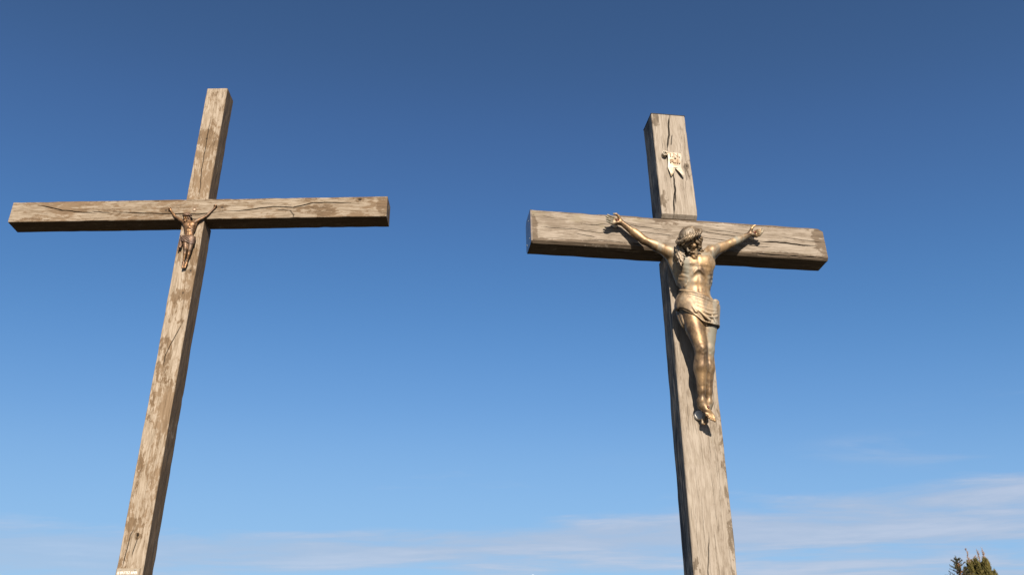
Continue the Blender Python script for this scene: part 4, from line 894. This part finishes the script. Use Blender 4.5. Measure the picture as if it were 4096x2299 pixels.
def shoot(VL, FL_, VT, FT, base, top, width, r, bare, lw, n):
    """upright leader: a stem with sprays fanning up and out of it; the top part bare and forked"""
    base, top = A3(*base), A3(*top); ax = top - base; H = np.linalg.norm(ax); tubeto(VT, FT, base, top, .012, .003, 4)
    for k in range(n):
        t = r.random() ** .85 * (1 - bare); p = base + ax * t; a = r.uniform(0, 6.283); rad = width * (1 - t) ** .8
        o_ = A3(math.cos(a), math.sin(a), 0); q_ = p + o_ * rad * r.random() ** .5
        for _ in range(10): blades(VL, FL_, q_ + A3(r.gauss(0, .012), r.gauss(0, .012), r.gauss(0, .016)), o_ * r.uniform(.1, .9) + A3(r.gauss(0, .3), r.gauss(0, .3), 1), r.uniform(.025, .075), lw * r.uniform(.5, 1.2), r)
    if bare:
        for k in range(int(16 + bare * 70)):
            t = 1 - bare * r.random(); p = base + ax * t; a = r.uniform(0, 6.283); l = r.uniform(.03, .075) * (1.25 - t * .6); d = A3(math.cos(a) * .55, math.sin(a) * .55, .85)
            e = p + d * l; tubeto(VT, FT, p, e, .0036, .0022, 4)
            for g_ in (-1, 1): tubeto(VT, FT, p + d * l * .6, p + d * l * .6 + (d + A3(g_ * .5, g_ * .3, .1)) * l * .5, .003, .002, 4)
def finish(name, label, loc, VL, FL_, ml, VT, FT, mt, trunk):
    t = thing(name, label, 'tree', Matrix.Translation(loc), 'conifers behind the right cross'); lo_ = A3(*loc)
    mesh_obj('crown', np.array(VL) - lo_, FL_, ml, t, False); mesh_obj('twigs', np.array(VT) - lo_, FT, mt, t, False)
    V = []; F = []
    for a, b, ra, rb in trunk: tubeto(V, F, a, b, ra, rb, 10)
    mesh_obj('trunk', np.array(V) - lo_, F, M_BARK, t); return t
r = random.Random(5)
VL, FLf, VT, FT = [], [], [], []
bx, by = 10.0, 20.3
for (x_, y_, zt, zb, wd, bare, n) in ((9.842, 20.30, 5.705, 4.6, .13, .20, 330), (9.90, 20.36, 5.47, 4.6, .15, .03, 330), (9.975, 20.26, 5.53, 4.6, .13, .05, 330), (10.085, 20.30, 5.665, 4.6, .14, .19, 340), (10.212, 20.32, 5.735, 4.7, .10, .22, 260), (10.165, 20.22, 5.58, 4.5, .15, .08, 340), (10.24, 20.30, 5.44, 4.3, .15, .02, 360),
                               (10.02, 20.5, 5.50, 4.5, .17, .03, 300), (9.80, 20.2, 5.40, 4.4, .14, .02, 300), (9.75, 20.35, 5.30, 4.2, .16, .0, 300), (10.10, 20.12, 5.40, 4.4, .17, .0, 340), (9.93, 20.12, 5.36, 4.3, .17, .0, 340), (10.33, 20.3, 5.22, 4.1, .15, .0, 300), (10.30, 20.15, 5.12, 4.0, .17, .0, 300)):
    shoot(VL, FLf, VT, FT, (bx + (x_ - bx) * .75, by + (y_ - by) * .75, zb), (x_, y_, zt), wd * .92, r, bare * 1.3, .0055, n)
for k in range(2600):                                               # lower crown
    z = r.uniform(.35, 4.6); a = r.uniform(0, 6.283); rad = .30 + .55 * (1 - z / 5.6) ** .6; o_ = A3(math.cos(a), math.sin(a), 0); p = A3(bx, by, z) + o_ * rad * r.uniform(.75, 1.05)
    for _ in range(3): blades(VL, FLf, p + A3(r.gauss(0, .03), r.gauss(0, .03), r.gauss(0, .04)), o_ * r.uniform(.2, .7) + A3(r.gauss(0, .3), r.gauss(0, .3), 1), r.uniform(.08, .16), r.uniform(.012, .022), r)
tr = [((bx, by, -.1), (bx, by, 2.2), .11, .075), ((bx, by, 2.2), (bx, by, 4.9), .075, .03)] + [((bx, by, 1.5 + .5 * i), (bx + .5 * math.cos(i * 2.4), by + .5 * math.sin(i * 2.4), 2.3 + .5 * i), .03, .01) for i in range(6)]
finish('conifer_tree', 'olive green conifer with bare pinkish shoots at its top', (bx, by, 0), VL, FLf, M_THUJA, VT, FT, M_TWIG, tr)
VL, FLf, VT, FT = [], [], [], []; VC, FC = [], []
bx, by = 9.46, 20.0
def cone_at(p, l):
    i = len(VC); pr = [(.15, 0), (.42, .18), (.5, .42), (.40, .72), (.12, 1)]
    for a_, z_ in pr:
        for k in range(6): VC.append(A3(*p) + A3(a_ * l * .6 * math.cos(k * 1.047), a_ * l * .6 * math.sin(k * 1.047), -z_ * l))
    for j in range(4):
        for k in range(6): FC.append((i + j * 6 + k, i + (j + 1) * 6 + k, i + (j + 1) * 6 + (k + 1) % 6, i + j * 6 + (k + 1) % 6))
    FC.append(tuple(range(i + 24, i + 30))[::-1]); FC.append(tuple(range(i, i + 6)))
def bough(p, d, L, needles, w_):
    p = A3(*p); d = A3(*d); d /= np.linalg.norm(d); e = p + d * L + A3(0, 0, .10 * L); tubeto(VT, FT, p, e, .009, .003, 4)
    for k in range(needles):
        t = r.random(); q_ = lerp(p, e, t); dd = d * .7 + A3(r.gauss(0, .55), r.gauss(0, .55), r.gauss(.3, .45)); blades(VL, FLf, q_, dd, w_ * .62 * r.uniform(.6, 1.4) * (1.1 - .4 * t), w_ * .06, r)
tubeto(VT, FT, (bx, by, 4.4), (9.435, 20, 5.44), .03, .006, 6)
bough((9.44, 20, 5.36), (-.05, 0, 1), .13, 46, .075)
lev = 5.40
while lev > .5:
    h_ = 5.5 - lev; n = 5 if h_ < .9 else 7
    for k in range(n):
        a = r.uniform(0, 6.283); L_ = (.05 + .42 * h_ ** .85 if h_ < 1.5 else .6 + .12 * (h_ - 1.5)) * r.uniform(.7, 1.15); bough((bx - .02 * min(1, h_), by, lev), (math.cos(a), math.sin(a), .55 if h_ < 1 else .2), L_, int(34 + 90 * L_), .075 if h_ < 1.2 else .13)
    if h_ < 1.3:
        for k in range(14):
            a = r.uniform(0, 6.283); rd = r.uniform(.015, .05 + .10 * h_); cone_at((bx - .02 + rd * math.cos(a), by + rd * math.sin(a), lev - r.uniform(.02, .09)), r.uniform(.030, .048))
    lev -= .065 if h_ < 1.0 else .17
t_ = finish('conifer_tree', 'dark conifer hung with orange brown cones beside the olive one', (bx, by, 0), VL, FLf, M_SPRUCE, VT, FT, M_BARK, [((bx, by, -.1), (bx, by, 4.5), .10, .03)])
for c_ in range(len(VC) // 30):
    mesh_obj('cone', np.array(VC[c_ * 30:(c_ + 1) * 30]) - A3(bx, by, 0), [tuple(i - c_ * 30 for i in f_) for f_ in FC[c_ * 26:(c_ + 1) * 26]], M_CONE, t_, True)
